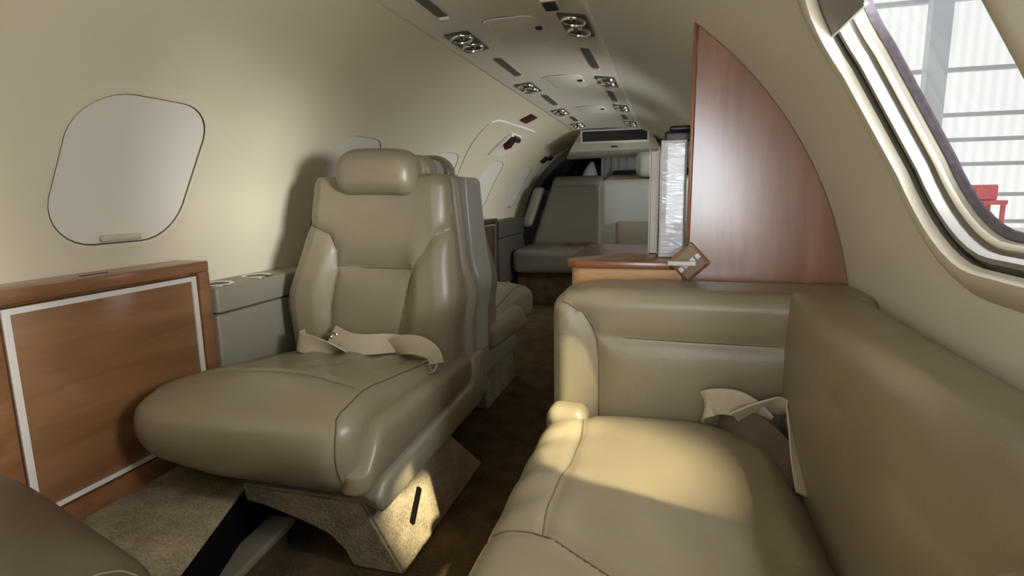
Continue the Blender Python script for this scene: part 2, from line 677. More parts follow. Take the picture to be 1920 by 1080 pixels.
# closed left windows with shades
for i, yc in enumerate(LEFT_WINDOWS):
    w = structure('window_%d' % (i + 2), rings(THC_L, yc, HY, [(R, -0.03), (R - 0.0005, -0.012), (R - 0.002, -0.004), (R - 0.001, 0.0), (R + 0.004, 0.001), (R + 0.004, 0.006)], [0, 0, 0, 1, 1]), [M['wall'], M['gap']])
    structure('shade', panel_fill(THC_L, yc, HY, R + 0.001, 0.003), M['shade'], parent=w)
    hb = bmesh.new()
    # pull at the bottom edge of the shade
    P = [wpt(THC_L, yc, HS - 0.016, y, R - 0.006) for y in (-0.045, 0.045)]
    nrm = (Vector((CX, 0, CZ)) - Vector((P[0].x, 0, P[0].z))).normalized()
    tg = nrm.cross(Vector((0, 1, 0)))
    rbox(-0.0065, 0.0065, -0.046, 0.046, -0.006, 0.008, 0.004, (1, 1, 1), None, hb)
    mtx = Matrix((tg, Vector((0, 1, 0)), nrm)).transposed().to_4x4()
    mtx.translation = (P[0] + P[1]) / 2
    hb.transform(mtx)
    structure('shade_pull', hb, M['lip'], parent=w)

# open right windows
for q, yw in enumerate([RIGHT_WINDOW] + RIGHT_MORE):
    w1 = structure('window_1' if q == 0 else 'window_%d' % (q + 6), rings(THC_R, yw, RHY, [(R, -0.03), (R - 0.008, -0.018), (R - 0.011, -0.008), (R - 0.008, 0.0), (R + 0.002, 0.003), (R + 0.014, -0.004)], [0, 0, 0, 0, 1]), [M['lip'], M['gapdark']])
    structure('reveal_ring', rings(THC_R, yw, RHY, [(R + 0.014, -0.004), (R + 0.013, 0.003), (R + 0.007, 0.007), (R + 0.008, 0.012), (R + 0.016, 0.013), (R + 0.020, 0.011), (R + 0.024, 0.013)], [0, 0, 0, 0, 0, 1]), [M['ring'], M['gap']], parent=w1)
    structure('pane_frame', rings(THC_R, yw, RHY, [(R + 0.024, 0.013), (R + 0.023, 0.016), (R + 0.028, 0.020), (R + 0.034, 0.020)], [0, 0, 1]), [M['lip'], M['gap']], parent=w1)
    structure('gasket', rings(THC_R, yw, RHY, [(R + 0.034, 0.019), (R + 0.034, 0.021), (R + 0.041, 0.027)], [0, 0]), M['gasket'], parent=w1)
    structure('pane', panel_fill(THC_R, yw, RHY, R + 0.039, 0.024), M['glass'], parent=w1)

    if q == 0:
        bm = bmesh.new()
        wall_patch(37.6, 47, yw + 0.02, yw + 0.165, R + 0.003, bm)
        structure('shade', bm, M['shadeback'], parent=w1)
        bm = bmesh.new()
        tube(bm, [cylp(37.6, yw + 0.02 + 0.0145 * k, R + 0.003) for k in range(11)], 0.0022, 6)
        structure('shade_edge', bm, M['ring'], parent=w1)

# flat ceiling panel
bm = bmesh.new()
prof = [(PAN_L - 0.004, 1.252), (PAN_L - 0.004, 1.243), (PAN_L, 1.2385), (PAN_L + 0.008, 1.239), (-0.1, 1.247), (0.04, 1.250), (0.18, 1.244), (PAN_R - 0.008, 1.231), (PAN_R, 1.2285), (PAN_R + 0.004, 1.233), (PAN_R + 0.004, 1.245)]
cols = [[bm.verts.new((p[0], y, p[1])) for p in prof] for y in [Y0 + (3.98 - Y0) * k / 12 for k in range(13)]]
for a, b in zip(cols, cols[1:]):
    for i in range(len(prof) - 1):
        bm.faces.new((a[i], a[i + 1], b[i + 1], b[i]))
structure('ceiling', bm, M['ceil'], angle=60)


def ceil_z(x):
    for (a, b) in zip(prof[3:], prof[4:]):
        if a[0] <= x <= b[0]:
            return a[1] + (b[1] - a[1]) * (x - a[0]) / (b[0] - a[0])
    return 1.24


# floor: dropped aisle and raised carpeted side
bm = bmesh.new()
box(bm, -0.60, 0.62, Y0, 4.72, -0.03, 0.0)
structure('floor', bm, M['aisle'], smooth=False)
bm = prism([(-0.72, Y0), (-0.27, Y0), (-0.27, 0.55), (-0.415, 0.935), (-0.43, 1.2), (-0.72, 1.2)], 0.0, 0.18, 'z', 0.004, 2)
bm.normal_update()
for f in bm.faces:
    f.material_index = 0 if f.normal.z > 0.3 else 1
structure('trim_2', bm, [M['carpet_dim'], M['slot']], angle=50)
bm = bmesh.new()
rbox(-0.402, -0.335, 0.3, 1.0, 0.060, 0.08, 0.008, (1, 1, 1), None, bm)
bm.transform(Matrix.Translation((-0.37, 0.9, 0)) @ Matrix.Rotation(math.radians(5), 4, 'Z') @ Matrix.Translation((0.37, -0.9, 0)))
structure('trim_3', bm, M['rail'])
bm = bmesh.new()
box(bm, -0.41, -0.37, 0.3, 1.0, 0.0, 0.0595)
structure('trim_5', bm, M['aisle'])

bm = bmesh.new()
pts = [cylp(a, -0.6, R) for a in range(96, 223, 6)] + [Vector((-0.60, -0.6, 0.0)), Vector((-0.06, -0.6, 0.0))]
bm.faces.new([bm.verts.new(p) for p in pts])
structure('wall_light_block', bm, M['wood_side'])  # unseen partition added to hold back light from the open front

# aft baggage area
bm = bmesh.new()
ring0 = [cylp(a, 4.72, R) for a in range(-40, 222, 6)]
ring1 = [cylp(a, 4.74, R - 0.05) for a in range(-40, 222, 6)]
ring2 = [cylp(a, 5.9, R - 0.13) for a in range(-40, 222, 6)]
rr = [[bm.verts.new(p) for p in q] for q in (ring0, ring1, ring2)]
for a, b in zip(rr, rr[1:]):
    for i in range(len(a) - 1):
        bm.faces.new((a[i], b[i], b[i + 1], a[i + 1]))
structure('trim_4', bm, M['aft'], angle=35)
bm = bmesh.new()
va = [bm.verts.new(cylp(a, 5.88, R - 0.12)) for a in range(0, 360, 8)]
bm.faces.new(va)
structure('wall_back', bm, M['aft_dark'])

# emergency exit outline in the left wall
bm = bmesh.new()
pts = []
for (th, y) in ((176, 2.93), (164, 2.92), (150, 2.87), (140, 2.80), (131, 2.73), (123, 2.69), (120.5, 2.71), (119.5, 2.77), (118.7, 3.0), (118, 3.25), (117.8, 3.42)):
    pts.append(cylp(th, y, R - 0.002))
tube(bm, catmull(pts, 6), 0.0055, 8)
d1 = structure('door_1', bm, M['bead'])
hp = bmesh.new()


wall_patch(123.2, 135.8, 3.10, 3.36, R - 0.004, hp)
bmesh.ops.recalc_face_normals(hp, faces=hp.faces)
ext = bmesh.ops.extrude_face_region(hp, geom=hp.faces[:])
for v in [g for g in ext['geom'] if isinstance(g, bmesh.types.BMVert)]:
    v.co += (Vector((v.co.x, 0, v.co.z)) - Vector((CX, 0, CZ))).normalized() * 0.01
bmesh.ops.recalc_face_normals(hp, faces=hp.faces)
structure('handle_plate', hp, M['shade'], parent=d1)
hb = bmesh.new()
tube(hb, [cylp(135.6, 3.10, R - 0.006), cylp(123.4, 3.10, R - 0.008), cylp(123.4, 3.30, R - 0.008)], 0.012, 8)
structure('handle_rim', hb, M['bead'], parent=d1)
hb = bmesh.new()
tube(hb, [cylp(124.2, 3.16, R - 0.02), cylp(127.5, 3.17, R - 0.03), cylp(129.6, 3.17, R - 0.018)], 0.022, 8)
structure('handle', hb, M['darkred'], parent=d1)
hb = bmesh.new()
tube(hb, [cylp(124.0, 3.14, R - 0.022), cylp(124.0, 3.25, R - 0.022)], 0.02, 8)
tube(hb, [cylp(127.0, 3.11, R - 0.012), cylp(128.6, 3.20, R - 0.012)], 0.010, 8)
structure('handle_bracket', hb, M['dark'], parent=d1)

# ================================================================== CABIN SEATS
SEAM_L = [(-0.147, 0.70), (-0.118, 0.655), (-0.108, 0.60), (-0.107, 0.54), (-0.112, 0.47), (-0.118, 0.38)]
SEAM_R = [(0.205, 0.70), (0.165, 0.655), (0.128, 0.60), (0.107, 0.53), (0.096, 0.46), (0.092, 0.38)]
SEAM_L2 = [(-0.265, 0.735)] + SEAM_L[0:]
SEAM_R2 = [(0.275, 0.735)] + SEAM_R[0:]
SEAM_H = [(-0.108, 0.612), (0.0, 0.606), (0.123, 0.606)]


def make_seat(label, loc, rotz, mat, group, recline=0.0, rear=-0.05, thick=0.11, lean=1, sw=0.02, dense=True, belt=False, pedestal='arch', shell_mat=None, back=True):
    """cabin seat facing local -y; origin on the floor below the seat centre"""
    shell_mat = shell_mat or M['shell']
    t = thing('cabin_seat', label, 'seat', loc, rotz, group)
    nd = 1.0 if dense else 0.35
    # --- seat cushion: thick rounded nose, thinner towards the back
    def f_c(p):
        x, y, z = p
        k = (y + 0.275) / 0.60                     # 0 front .. 1 back
        zt, zb = 0.452 - 0.085 * k, 0.205 + 0.135 * k
        w = (z - 0.20) / 0.25
        z2 = zb + (zt - zb) * w
        nose = math.exp(-((y + 0.275) / 0.09) ** 2)
        z2 -= nose * 0.042 * max(0, w - 0.35)
        y2 = y
        if k < 0.5:
            y2 += (0.5 - k) * 0.38 * (w - 0.56) ** 2
        # the outer front corners of the nose swell out over the bolsters
        swl = sm(0.30, 0.0, k) * math.exp(-((w - 0.5) / 0.65) ** 4)
        x2 = x * (1 + (0.15 if x < 0 else 0.07) * swl)
        z2 += 0.030 * sm(0.05, 0.245, -x) * (1 - w) * sm(0.4, 0.1, k)
        xl = abs(x) / 0.245
        z2 -= 0.020 * max(0, w) * xl ** 3            # crown
        if w > 0.5:
            d = abs(abs(x) - 0.212)
            z2 += 0.004 * sm(0.5, 0.9, w) * math.cos(min(d / 0.02, 1.57))
            if k > 0.2:
                d2 = abs(abs(x) - 0.125 - 0.05 * (k - 0.25))
                z2 -= 0.006 * math.exp(-(d2 / 0.012) ** 2) * sm(0.25, 0.4, k)
                z2 += 0.0045 * math.sin(x * 55 + 2 + 14 * y) * math.sin(y * 28) * sm(0.25, 0.5, k) * (1 if abs(x) < .15 else .2)
            d3 = abs(y + 0.135 + 0.02 * math.cos((x + 0.205) / 0.41 * 2 * PI))
            z2 -= 0.005 * math.exp(-(d3 / 0.012) ** 2) * (1 if abs(x) < 0.205 else 0)
        return (x2, y2, z2)
    bm = rbox(-0.240, 0.240, -0.275, 0.325, 0.20, 0.45, 0.07, (int(70 * nd), int(50 * nd), int(10 * nd) + 2), f_c)
    cu = link('seat_cushion', bm, mat, t, angle=70)
    if dense:
        BX = (-0.240, 0.240, -0.275, 0.325, 0.20, 0.45)
        for sx in (-1, 1):
            raw = [(sx * 0.2225, -0.275, 0.26 + 0.016 * q) for q in range(12)]
            raw += [(sx * 0.2235, -0.275 + 0.02 * q, 0.45) for q in range(1, 26)]
            bm = bmesh.new()
            tube(bm, catmull([f_c(onbox(BX, 0.07, r_)) for r_ in raw], 3), 0.0017, 6)
            link('seam', bm, M['seam'], cu)
        raw = [(-0.205 + 0.41 * q / 24, -0.135 - 0.02 * math.cos(q / 24 * 2 * PI), 0.45) for q in range(25)]
        bm = bmesh.new()
        tube(bm, catmull([f_c(onbox(BX, 0.07, r_)) for r_ in raw], 2), 0.0013, 6)
        link('seam', bm, M['seam'], cu)
    # --- side bolsters under the cushion edge
    for s in (-1, 1):
        ys = -0.245 if s > 0 else -0.10
        def f_b(p):
            x, y, z = p
            k = (y + 0.27) / 0.63
            w = (z - 0.22) / 0.13
            zb, zt = 0.234 + 0.035 * k, 0.366 - 0.012 * k
            zt -= 0.075 * sm(0.11, 0.0, y - ys) ** 1.5
            return (x + s * 0.008 * (1 - (2 * w - 1) ** 2), y, zb + (zt - zb) * w)
        bm = rbox(min(s * 0.205, s * 0.270), max(s * 0.205, s * 0.270), ys, 0.37, 0.22, 0.35, 0.03, (2, int(24 * nd) + 2, 5), f_b)
        link('side_bolster', bm, mat, t, angle=70)
    # --- shell: side rails with turned-up rear corner
    bm = prism([(-0.19, 0.182), (0.40, 0.190), (0.458, 0.215), (0.472, 0.335), (0.43, 0.348), (0.36, 0.348), (0.345, 0.272), (-0.18, 0.250), (-0.210, 0.220)], -0.25, 0.284, 'x', 0.012, 3)
    for v in bm.verts:
        if v.co.y < 0.0:
            v.co.y += 0.20 * sm(0.12, -0.24, v.co.x)
    link('seat_shell', bm, shell_mat, t, angle=35)
    # --- backrest
    if back:
        tr_ = math.tan(recline)
        D0, D1 = 0.262, 0.262 + thick
        def halfw(z):
            a = 0.252 - 0.045 * sm(0.50, 0.86, z)
            a += 0.012 * math.exp(-((z - 0.52) / 0.07) ** 2)
            return a
        def f_bk(p):
            x, y, z = p
            u = x / 0.25
            hw = halfw(z)
            x2 = u * hw + lean * 0.035 * sm(0.4, 0.86, z)
            w = (D1 - y) / (D1 - D0)                # 1 on the front face
            y2 = y
            if w > 0.72:
                if z > 0.30:
                    d1 = seg_dist(u * 0.245, z, SEAM_L2)
                    d2 = seg_dist(u * 0.245, z, SEAM_R2)
                    d3 = seg_dist(u * 0.245, z, SEAM_H)
                    d = min(d1, d2, d3)
                    inl = (u * 0.245 < -0.107 - 0.0 and d1 < 0.5)
                    y2 -= 0.016 * (1 - math.exp(-d / 0.018)) * w
                    # wings swell forward in the lumbar zone
                wing = sm(0.42, 0.62, abs(u)) * math.exp(-((z - 0.52) / 0.13) ** 2)
                y2 -= 0.022 * wing * w
                y2 += 0.010 * math.exp(-((z - 0.62) / 0.05) ** 2) * w * (1 - sm(0.3, 0.6, abs(u)))
                y2 += 0.02 * max(0, abs(u) - 0.8) / 0.2 * w
            y2 += (z - 0.40) * (tr_ * max(0, min(1, w)) + rear * (1 - max(0, min(1, w))))
            return (x2, y2, z)
        bm = rbox(-0.25, 0.25, D0, D1, 0.31, 0.86, 0.035, (int(84 * nd), 6, int(90 * nd)), f_bk)
        bk = link('backrest', bm, mat, t, angle=70)
        if dense:
            for poly in (SEAM_L2, SEAM_R2, SEAM_H):
                cp = catmull([(a, D0, b_) for (a, b_) in poly], 8)
                bm = bmesh.new()
                tube(bm, [Vector(f_bk(Vector((q.x / 0.245 * 0.25, D0, q.z)))) for q in cp if abs(q.x) < 0.232], 0.0015, 6)
                link('seam', bm, M['seam'], bk)
        # back shell with an S-shaped edge
        def f_sh(p):
            x, y, z = p
            u = x / 0.25
            x2 = u * (halfw(z) + 0.010) + lean * 0.035 * sm(0.4, 0.86, z)
            y2 = y + (z - 0.40) * rear + 0.012 * sm(0.60, 0.54, z)
            if sw > 0.05:
                wf = max(0, min(1, (D1 + 0.038 - y) / (sw + 0.038)))
                y2 += wf * ((z - 0.40) * 0.06 - 0.035 * sm(0.52, 0.60, z)) - 0.012 * sm(0.60, 0.54, z)
            x2 += u * 0.008 * sm(0.60, 0.54, z)
            return (x2, y2, z)
        bm = rbox(-0.25, 0.25, D1 - sw, D1 + 0.038, 0.30, 0.858, 0.02, (6, 4, 40), f_sh)
        link('back_shell', bm, M['shell_grey'] if thick > 0.2 else shell_mat, t, angle=70)
        for s in (-1, 1):
            pth = []
            for q in range(30):
                z = 0.33 + 0.50 * q / 29
                pth.append((s * (halfw(z) - 0.004) + lean * 0.035 * sm(0.4, 0.86, z) + s * 0.006 * sm(0.60, 0.54, z), D1 - 0.012 + (z - 0.40) * rear + 0.014 * sm(0.60, 0.54, z), z))
            bm = bmesh.new()
            tube(bm, catmull(pth, 2), 0.0065, 8)
            link('piping', bm, shell_mat, bk)
        # headrest
        hz = 0.865
        yb = 0.262 + (hz - 0.4) * tr_
        def f_h(p):
            x, y, z = p
            u = x / 0.118
            v = (z - 0.86) / 0.062
            s_ = 1 - 0.10 * max(0, v) ** 2
            return (lean * 0.043 + x * s_, y - 0.010 * (1 - u * u) + 0.012 * v * v, z + 0.006 * (1 - u * u) - 0.003 * u)
        bm = rbox(-0.118, 0.118, yb - 0.055, yb + 0.055, 0.80, 0.925, 0.042, (20, 8, 8), f_h)
        h = link('headrest', bm, mat, t, angle=70)
        def f_h2(p):
            x, y, z = p
            return (lean * 0.05 + x, y, z - 0.25 * max(0, y - yb - 0.1))
        bm = rbox(-0.10, 0.118, yb + 0.02, yb + 0.135, 0.835, 0.915, 0.035, (8, 6, 4), f_h2)
        link('headrest_back', bm, M['shell_grey'] if thick > 0.2 else shell_mat, h, angle=70)
    # --- carpeted pedestal
    if pedestal == 'arch':
        out = [(-0.075, 0.190), (0.222, 0.190), (0.285, 0.0), (0.160, 0.0), (0.148, 0.045), (0.118, 0.085), (0.06, 0.108), (-0.03, 0.137), (-0.075, 0.142)]
        bm = prism(out, 0.0, 1.0, 'y', 0.0)
        for v in bm.verts:
            z = v.co.z
            v.co.y = (-0.175 + (0.19 - z) * 0.25) if v.co.y < 0.5 else (0.23 + (0.19 - z) * 0.9)
        bmesh.ops.bevel(bm, geom=[e for e in bm.edges if e.calc_face_angle(0) > 0.5], offset=0.006, segments=2, affect='EDGES', clamp_overlap=True)
        p = link('pedestal', bm, M['carpet'], t, angle=35)
        # slot in the carpeted side
        bm = bmesh.new()
        rbox(-0.006, 0.006, -0.008, 0.008, -0.045, 0.045, 0.004, (1, 1, 1), None, bm)
        bm.transform(Matrix.Translation((0.256, -0.005, 0.090)) @ Matrix.Rotation(math.radians(-18), 4, 'Y') @ Matrix.Rotation(math.radians(-58), 4, 'X'))
        link('slot', bm, M['slot'], p)
        bm = rbox(0.02, 0.20, 0.27, 0.46, 0.0, 0.185, 0.02, (2, 2, 2))
        link('pedestal_foot', bm, M['dark'], t)
    else:
        zb = 0.18 if pedestal == 'raised' else 0.0
        bm = prism([(-0.20, zb), (0.22, zb), (0.18, 0.2), (-0.18, 0.2)], -0.16, 0.24, 'y', 0.01, 2)
        link('pedestal', bm, M['carpet'], t, angle=35)
    return t


S1 = make_seat('taupe leather cabin seat facing the camera beside the honey-brown cabinet, belt on cushion', (-0.345, 1.10, 0), 0.0, M['leather'], 'taupe leather cabin seats', recline=math.radians(4.5), belt=True)
S2 = make_seat('taupe leather cabin seat facing away, back to back behind the nearest seat', (-0.375, 2.15, 0), PI, M['leather'], 'taupe leather cabin seats', recline=math.atan(0.36), rear=0.0, thick=0.27, lean=-1, sw=0.115, pedestal='plain')
S3 = make_seat('shadow-toned leather seat front at the lower left corner, facing away from the camera', (-0.405, 0.265, 0), PI - math.radians(17), M['leather_shadow_tone'], 'taupe leather cabin seats', recline=math.radians(4), pedestal='raised')
for ch in S3.children:
    if ch.name.startswith('pedestal'):
        pass

# seat belt on the nearest seat (part of the seat)
bm = bmesh.new()
b1 = [(-0.535, 1.345, 0.405), (-0.515, 1.285, 0.412), (-0.470, 1.262, 0.412), (-0.41, 1.262, 0.406), (-0.352, 1.275, 0.397)]
ribbon(bm, b1, [(0.1, 0.2, 1), (0.1, 0.2, 1), (0.2, 0.1, 0.9), (0.2, -0.5, 0.8), (0, -1, 0.2)], 0.052)
xform(bm, S1)
belt1 = link('seat_belt', bm, M['belt'], S1)
bm = bmesh.new()
b2 = [(-0.435, 1.325, 0.425), (-0.37, 1.300, 0.413), (-0.31, 1.290, 0.412), (-0.25, 1.300, 0.416), (-0.195, 1.320, 0.412)]
ribbon(bm, b2, [(0.1, 0.5, 0.9), (0, 0.35, 0.9), (0, 0.3, 0.9), (0.1, 0.0, 1), (0, -0.6, 0.8)], 0.054)
b3 = [(-0.245, 1.31, 0.402), (-0.195, 1.285, 0.420), (-0.145, 1.270, 0.424), (-0.108, 1.265, 0.410), (-0.096, 1.265, 0.382)]
ribbon(bm, b3, [(0, -0.5, 0.9), (0, -0.1, 0.9), (0, 0.0, 0.9), (0.4, -0.2, 0.7), (0.6, -0.3, 0.5)], 0.052)
xform(bm, S1)
link('seat_belt', bm, M['belt'], S1)
bm = bmesh.new()
box(bm, -0.366, -0.342, 1.265, 1.30, 0.378, 0.392, 0.003)
xform(bm, S1)
link('belt_tip', bm, M['belt'], S1)
bm = bmesh.new()
tube(bm, [Vector((-0.118 + 0.022 * math.cos(a), 1.262 + 0.014 * math.sin(a), 0.372 + 0.012 * math.sin(a))) for a in [k * PI / 8 for k in range(16)]], 0.003, 6, True)
tube(bm, [(-0.135, 1.262, 0.38), (-0.128, 1.235, 0.366), (-0.122, 1.225, 0.356)], 0.003, 6)
tube(bm, [(-0.115, 1.255, 0.382), (-0.095, 1.24, 0.362)], 0.003, 6)
xform(bm, S1)
link('belt_buckle', bm, M['steel'], S1)
bm = bmesh.new()
tube(bm, [Vector((-0.424 + 0.010 * math.cos(a), 1.318, 0.424 + 0.009 * math.sin(a))) for a in [k * PI / 6 for k in range(12)]], 0.003, 6, True)
tube(bm, [(-0.45, 1.33, 0.422), (-0.436, 1.32, 0.424)], 0.004, 6)
xform(bm, S1)
link('belt_ring', bm, M['chrome'], S1)
# grey hinge hardware between the two seats
bm = bmesh.new()
box(bm, -0.255, -0.135, 1.62, 1.74, 0.23, 0.30, 0.004)
box(bm, -0.30, -0.125, 1.60, 1.76, 0.175, 0.232, 0.004)
xform(bm, S2)
link('recline_housing', bm, M['shell_grey'], S2)

# ================================================================== SOFA
sofa = thing('divan_sofa', 'wide taupe leather side-facing sofa along the right wall with a padded end arm', 'sofa', (0.46, 0.5, 0))
SY0, SY1 = 0.08, 0.975


def cross_y(x):
    return 0.568 - 0.75 * max(0, x - 0.335) + 0.35 * max(0, x - 0.45) + 0.15 * max(0, 0.325 - x)


def f_sc(p):
    x, y, z = p
    w = (z - 0.25) / 0.165
    z2 = z
    if w > 0.4:
        z2 += 0.012 * (1 - ((x - 0.46) / 0.2) ** 2) * w
        ln = abs(x - 0.333)
        if y > 0.56:
            z2 -= 0.004 * math.exp(-(ln / 0.010) ** 2)
        d = abs(y - cross_y(x))
        z2 -= 0.004 * math.exp(-(d / 0.010) ** 2)
        # soft wrinkles along the seams
        z2 += 0.0035 * math.sin((y - 0.2 * x) * 70 + 1.2) * math.exp(-((x - 0.30) / 0.05) ** 2) * sm(0.5, 0.7, y)
        z2 += 0.003 * math.sin(x * 60 + y * 12) * math.exp(-((y - 0.60) / 0.05) ** 2)
        z2 -= 0.030 * sm(0.90, 0.975, y) * 0.5
        if x > 0.60:
            z2 -= 0.05 * sm(0.60, 0.68, x)
        if x > 0.5 and y > 0.82:
            z2 -= 0.05 * sm(0.52, 0.68, x) * sm(0.84, 0.97, y)
    return (x, y, z2)


bm = rbox(0.258, 0.69, SY0, SY1, 0.25, 0.415, 0.04, (80, 120, 6), f_sc)
sc_ = link('seat_cushion', xform(bm, sofa), M['leather'], sofa, angle=70)
bm = bmesh.new()
tube(bm, [Vector(f_sc(Vector((0.333 - 0.006 * math.sin(k * 0.2), 0.570 + k * 0.01, 0.4145)))) for k in range(38)], 0.0015, 6)
link('seam', xform(bm, sofa), M['seam'], sc_)
bm = bmesh.new()
tube(bm, [Vector(f_sc(onbox((0.258, 0.69, SY0, SY1, 0.25, 0.415), 0.04, (0.262 + k * 0.01, cross_y(0.262 + k * 0.01), 0.415)))) for k in range(39)], 0.0015, 6)
link('seam', xform(bm, sofa), M['seam'], sc_)
bm = rbox(0.262, 0.335, 0.905, 0.968, 0.36, 0.432, 0.022, (3, 3, 3))
link('cushion_corner', xform(bm, sofa), M['leather'], sofa, angle=70)
bm = prism([(0.285, 0.0), (0.62, 0.0), (0.62, 0.1), (0.68, 0.26), (0.285, 0.26)], SY0, 0.97, 'y', 0.006, 2)
link('base', xform(bm, sofa), M['aisle'], sofa, angle=40)
# padded back along the wall
bm = bmesh.new()
bp_sq = catmull([(0.650, 0.33), (0.648, 0.45), (0.649, 0.55), (0.651, 0.61), (0.658, 0.634), (0.69, 0.640), (0.75, 0.632), (0.783, 0.612)], 6)
bp_rd = catmull([(0.650, 0.33), (0.648, 0.45), (0.650, 0.52), (0.657, 0.575), (0.676, 0.613), (0.712, 0.630), (0.75, 0.628), (0.783, 0.612)], 6)
rows = []
for k in range(61):
    y = SY0 + (0.985 - SY0) * k / 60
    f = sm(0.66, 0.96, y)
    wob = 0.004 * math.sin(y * 11) * (1 - f)
    rows.append([bm.verts.new((a.x * f + b.x * (1 - f) + wob * (1 if 0.4 < a.y < 0.6 else 0.2), y, a.y * f + b.y * (1 - f))) for a, b in zip(bp_sq, bp_rd)] + [bm.verts.new((0.785, y, 0.33))])
for a, b in zip(rows, rows[1:]):
    for i in range(len(a) - 1):
        bm.faces.new((a[i], a[i + 1], b[i + 1], b[i]))
    bm.faces.new((a[-1], a[0], b[0], b[-1]))
bm.faces.new(rows[0])
bm.faces.new(list(reversed(rows[-1])))
bmesh.ops.recalc_face_normals(bm, faces=bm.faces)
link('backrest', xform(bm, sofa), M['leather'], sofa, angle=70)
bm = rbox(0.622, 0.70, 0.09, 0.34, 0.37, 0.60, 0.045, (4, 16, 6), lambda p: (p.x + 0.01 * math.sin(p.y * 30) * (p.z - 0.40), p.y + (p.z - 0.45) * 0.15, p.z))
link('back_pad', xform(bm, sofa), M['leather'], sofa, angle=70)
# end arm
ARM_L = [(0.268, 0.632), (0.300, 0.612), (0.325, 0.588), (0.342, 0.556), (0.349, 0.51), (0.350, 0.30)]
ARM_H = [(0.350, 0.553), (0.50, 0.550), (0.641, 0.549)]


def f_arm(p):
    x, y, z = p
    w = (1.115 - y) / 0.155
    if w > 0.3:
        d = min(seg_dist(x, z, ARM_L), seg_dist(x, z, ARM_H))
        y -= 0.012 * (1 - math.exp(-d / 0.02)) * w
    if z > 0.6:
        z -= 0.010 * sm(0.35, 0.27, x)
    return (x, y, z)


bm = rbox(0.264, 0.79, 0.965, 1.115, 0.02, 0.636, 0.03, (110, 6, 100), f_arm)
ar_ = link('arm', xform(bm, sofa), M['leather'], sofa, angle=70)
for poly in (ARM_L, ARM_H):
    bm = bmesh.new()
    tube(bm, [Vector(f_arm(onbox((0.264, 0.79, 0.965, 1.115, 0.02, 0.636), 0.03, (q.x, 0.965, q.z)))) for q in catmull([(a, 0, b_) for (a, b_) in poly], 8) if q.x > 0.276], 0.0014, 6)
    link('seam', xform(bm, sofa), M['seam'], ar_)
bm = bmesh.new()
ribbon(bm, [(0.530, 0.955, 0.43), (0.535, 0.938, 0.455), (0.570, 0.928, 0.462), (0.60, 0.925, 0.452), (0.625, 0.92, 0.44)], [(0.1, -0.2, 1), (0.1, -0.2, 1), (0.1, -0.1, 1), (-0.3, -0.3, 1), (-0.5, -0.5, 0.7)], 0.045)
ribbon(bm, [(0.575, 0.915, 0.440), (0.605, 0.915, 0.458), (0.635, 0.92, 0.466), (0.652, 0.91, 0.458), (0.657, 0.87, 0.44), (0.656, 0.82, 0.415), (0.655, 0.77, 0.395)], [(0, -0.5, 0.8), (0, -0.6, 0.8), (0.2, -0.5, 0.8), (-0.4, -0.6, 0.8), (-0.7, -0.3, 0.6), (-0.8, 0, 0.5), (-0.9, 0, 0.4)], 0.04)
link('seat_belt', xform(bm, sofa), M['belt'], sofa)
bm = bmesh.new()
ribbon(bm, [(0.555, 0.945, 0.425), (0.585, 0.915, 0.433), (0.615, 0.885, 0.425), (0.632, 0.84, 0.412), (0.642, 0.79, 0.395)], [(0.5, 0.2, 0.9), (0.3, 0.4, 0.9), (0.5, 0.4, 0.6), (0.8, 0.2, 0.4), (1, 0, 0.2)], 0.045)
link('belt_pad', xform(bm, sofa), M['belt_dark'], sofa)

# ================================================================== LEFT SIDE CABINET AND LEDGES
def side_cabinet(label, y0, y1, mats, x_face=-0.64, zt=0.652, zb=0.17, white=True):
    t = thing('side_cabinet', label, 'cabinet', (x_face, (y0 + y1) / 2, zb), 0)
    mf, mp_ = mats
    bm = bmesh.new()
    b = 0.034
    xw = -0.735
    # carcass: frame around the recessed leaf
    box(bm, xw, x_face, y0, y1, zt - 0.026, zt, 0.003)
    box(bm, xw, x_face, y1 - b, y1, zb, zt - 0.026, 0.003)
    box(bm, xw, x_face, y0, y0 + 0.05, zb, zt - 0.026, 0.003)
    box(bm, xw, x_face, y0 + 0.05, y1 - b, zb, zb + 0.052, 0.003)
    box(bm, xw, x_face - 0.03, y0 + 0.05, y1 - b, zb + 0.052, zt - 0.026)
    link('carcass', xform(bm, t), mf, t, angle=30)
    bm = bmesh.new()
    ly0, ly1, lz0, lz1 = y0 + 0.056, y1 - b - 0.005, zb + 0.057, zt - 0.034
    box(bm, x_face - 0.028, x_face - 0.007, ly0, ly1, lz0, lz1, 0.002)
    leaf = link('table_leaf', xform(bm, t), mp_, t, angle=30)
    bm = bmesh.new()
    xf0, xf1 = x_face - 0.0068, x_face - 0.003
    wv = 0.013
    box(bm, xf0, xf1, ly0, ly1, lz1 - 0.011, lz1)
    box(bm, xf0, xf1, ly0, ly1, lz0, lz0 + 0.009)
    box(bm, xf0, xf1, ly0, ly0 + wv, lz0 + 0.009, lz1 - 0.011)
    box(bm, xf0, xf1, ly1 - wv, ly1, lz0 + 0.009, lz1 - 0.011)
    link('edge_trim', xform(bm, t), M['trimwhite'] if white else M['rail'], leaf, smooth=False)
    bm = bmesh.new()
    box(bm, x_face - 0.045, x_face - 0.041, (y0 + y1) / 2 - 0.03, (y0 + y1) / 2 + 0.03, zt, zt + 0.001)
    link('finger_slot', xform(bm, t), M['slot'], t, smooth=False)
    return t


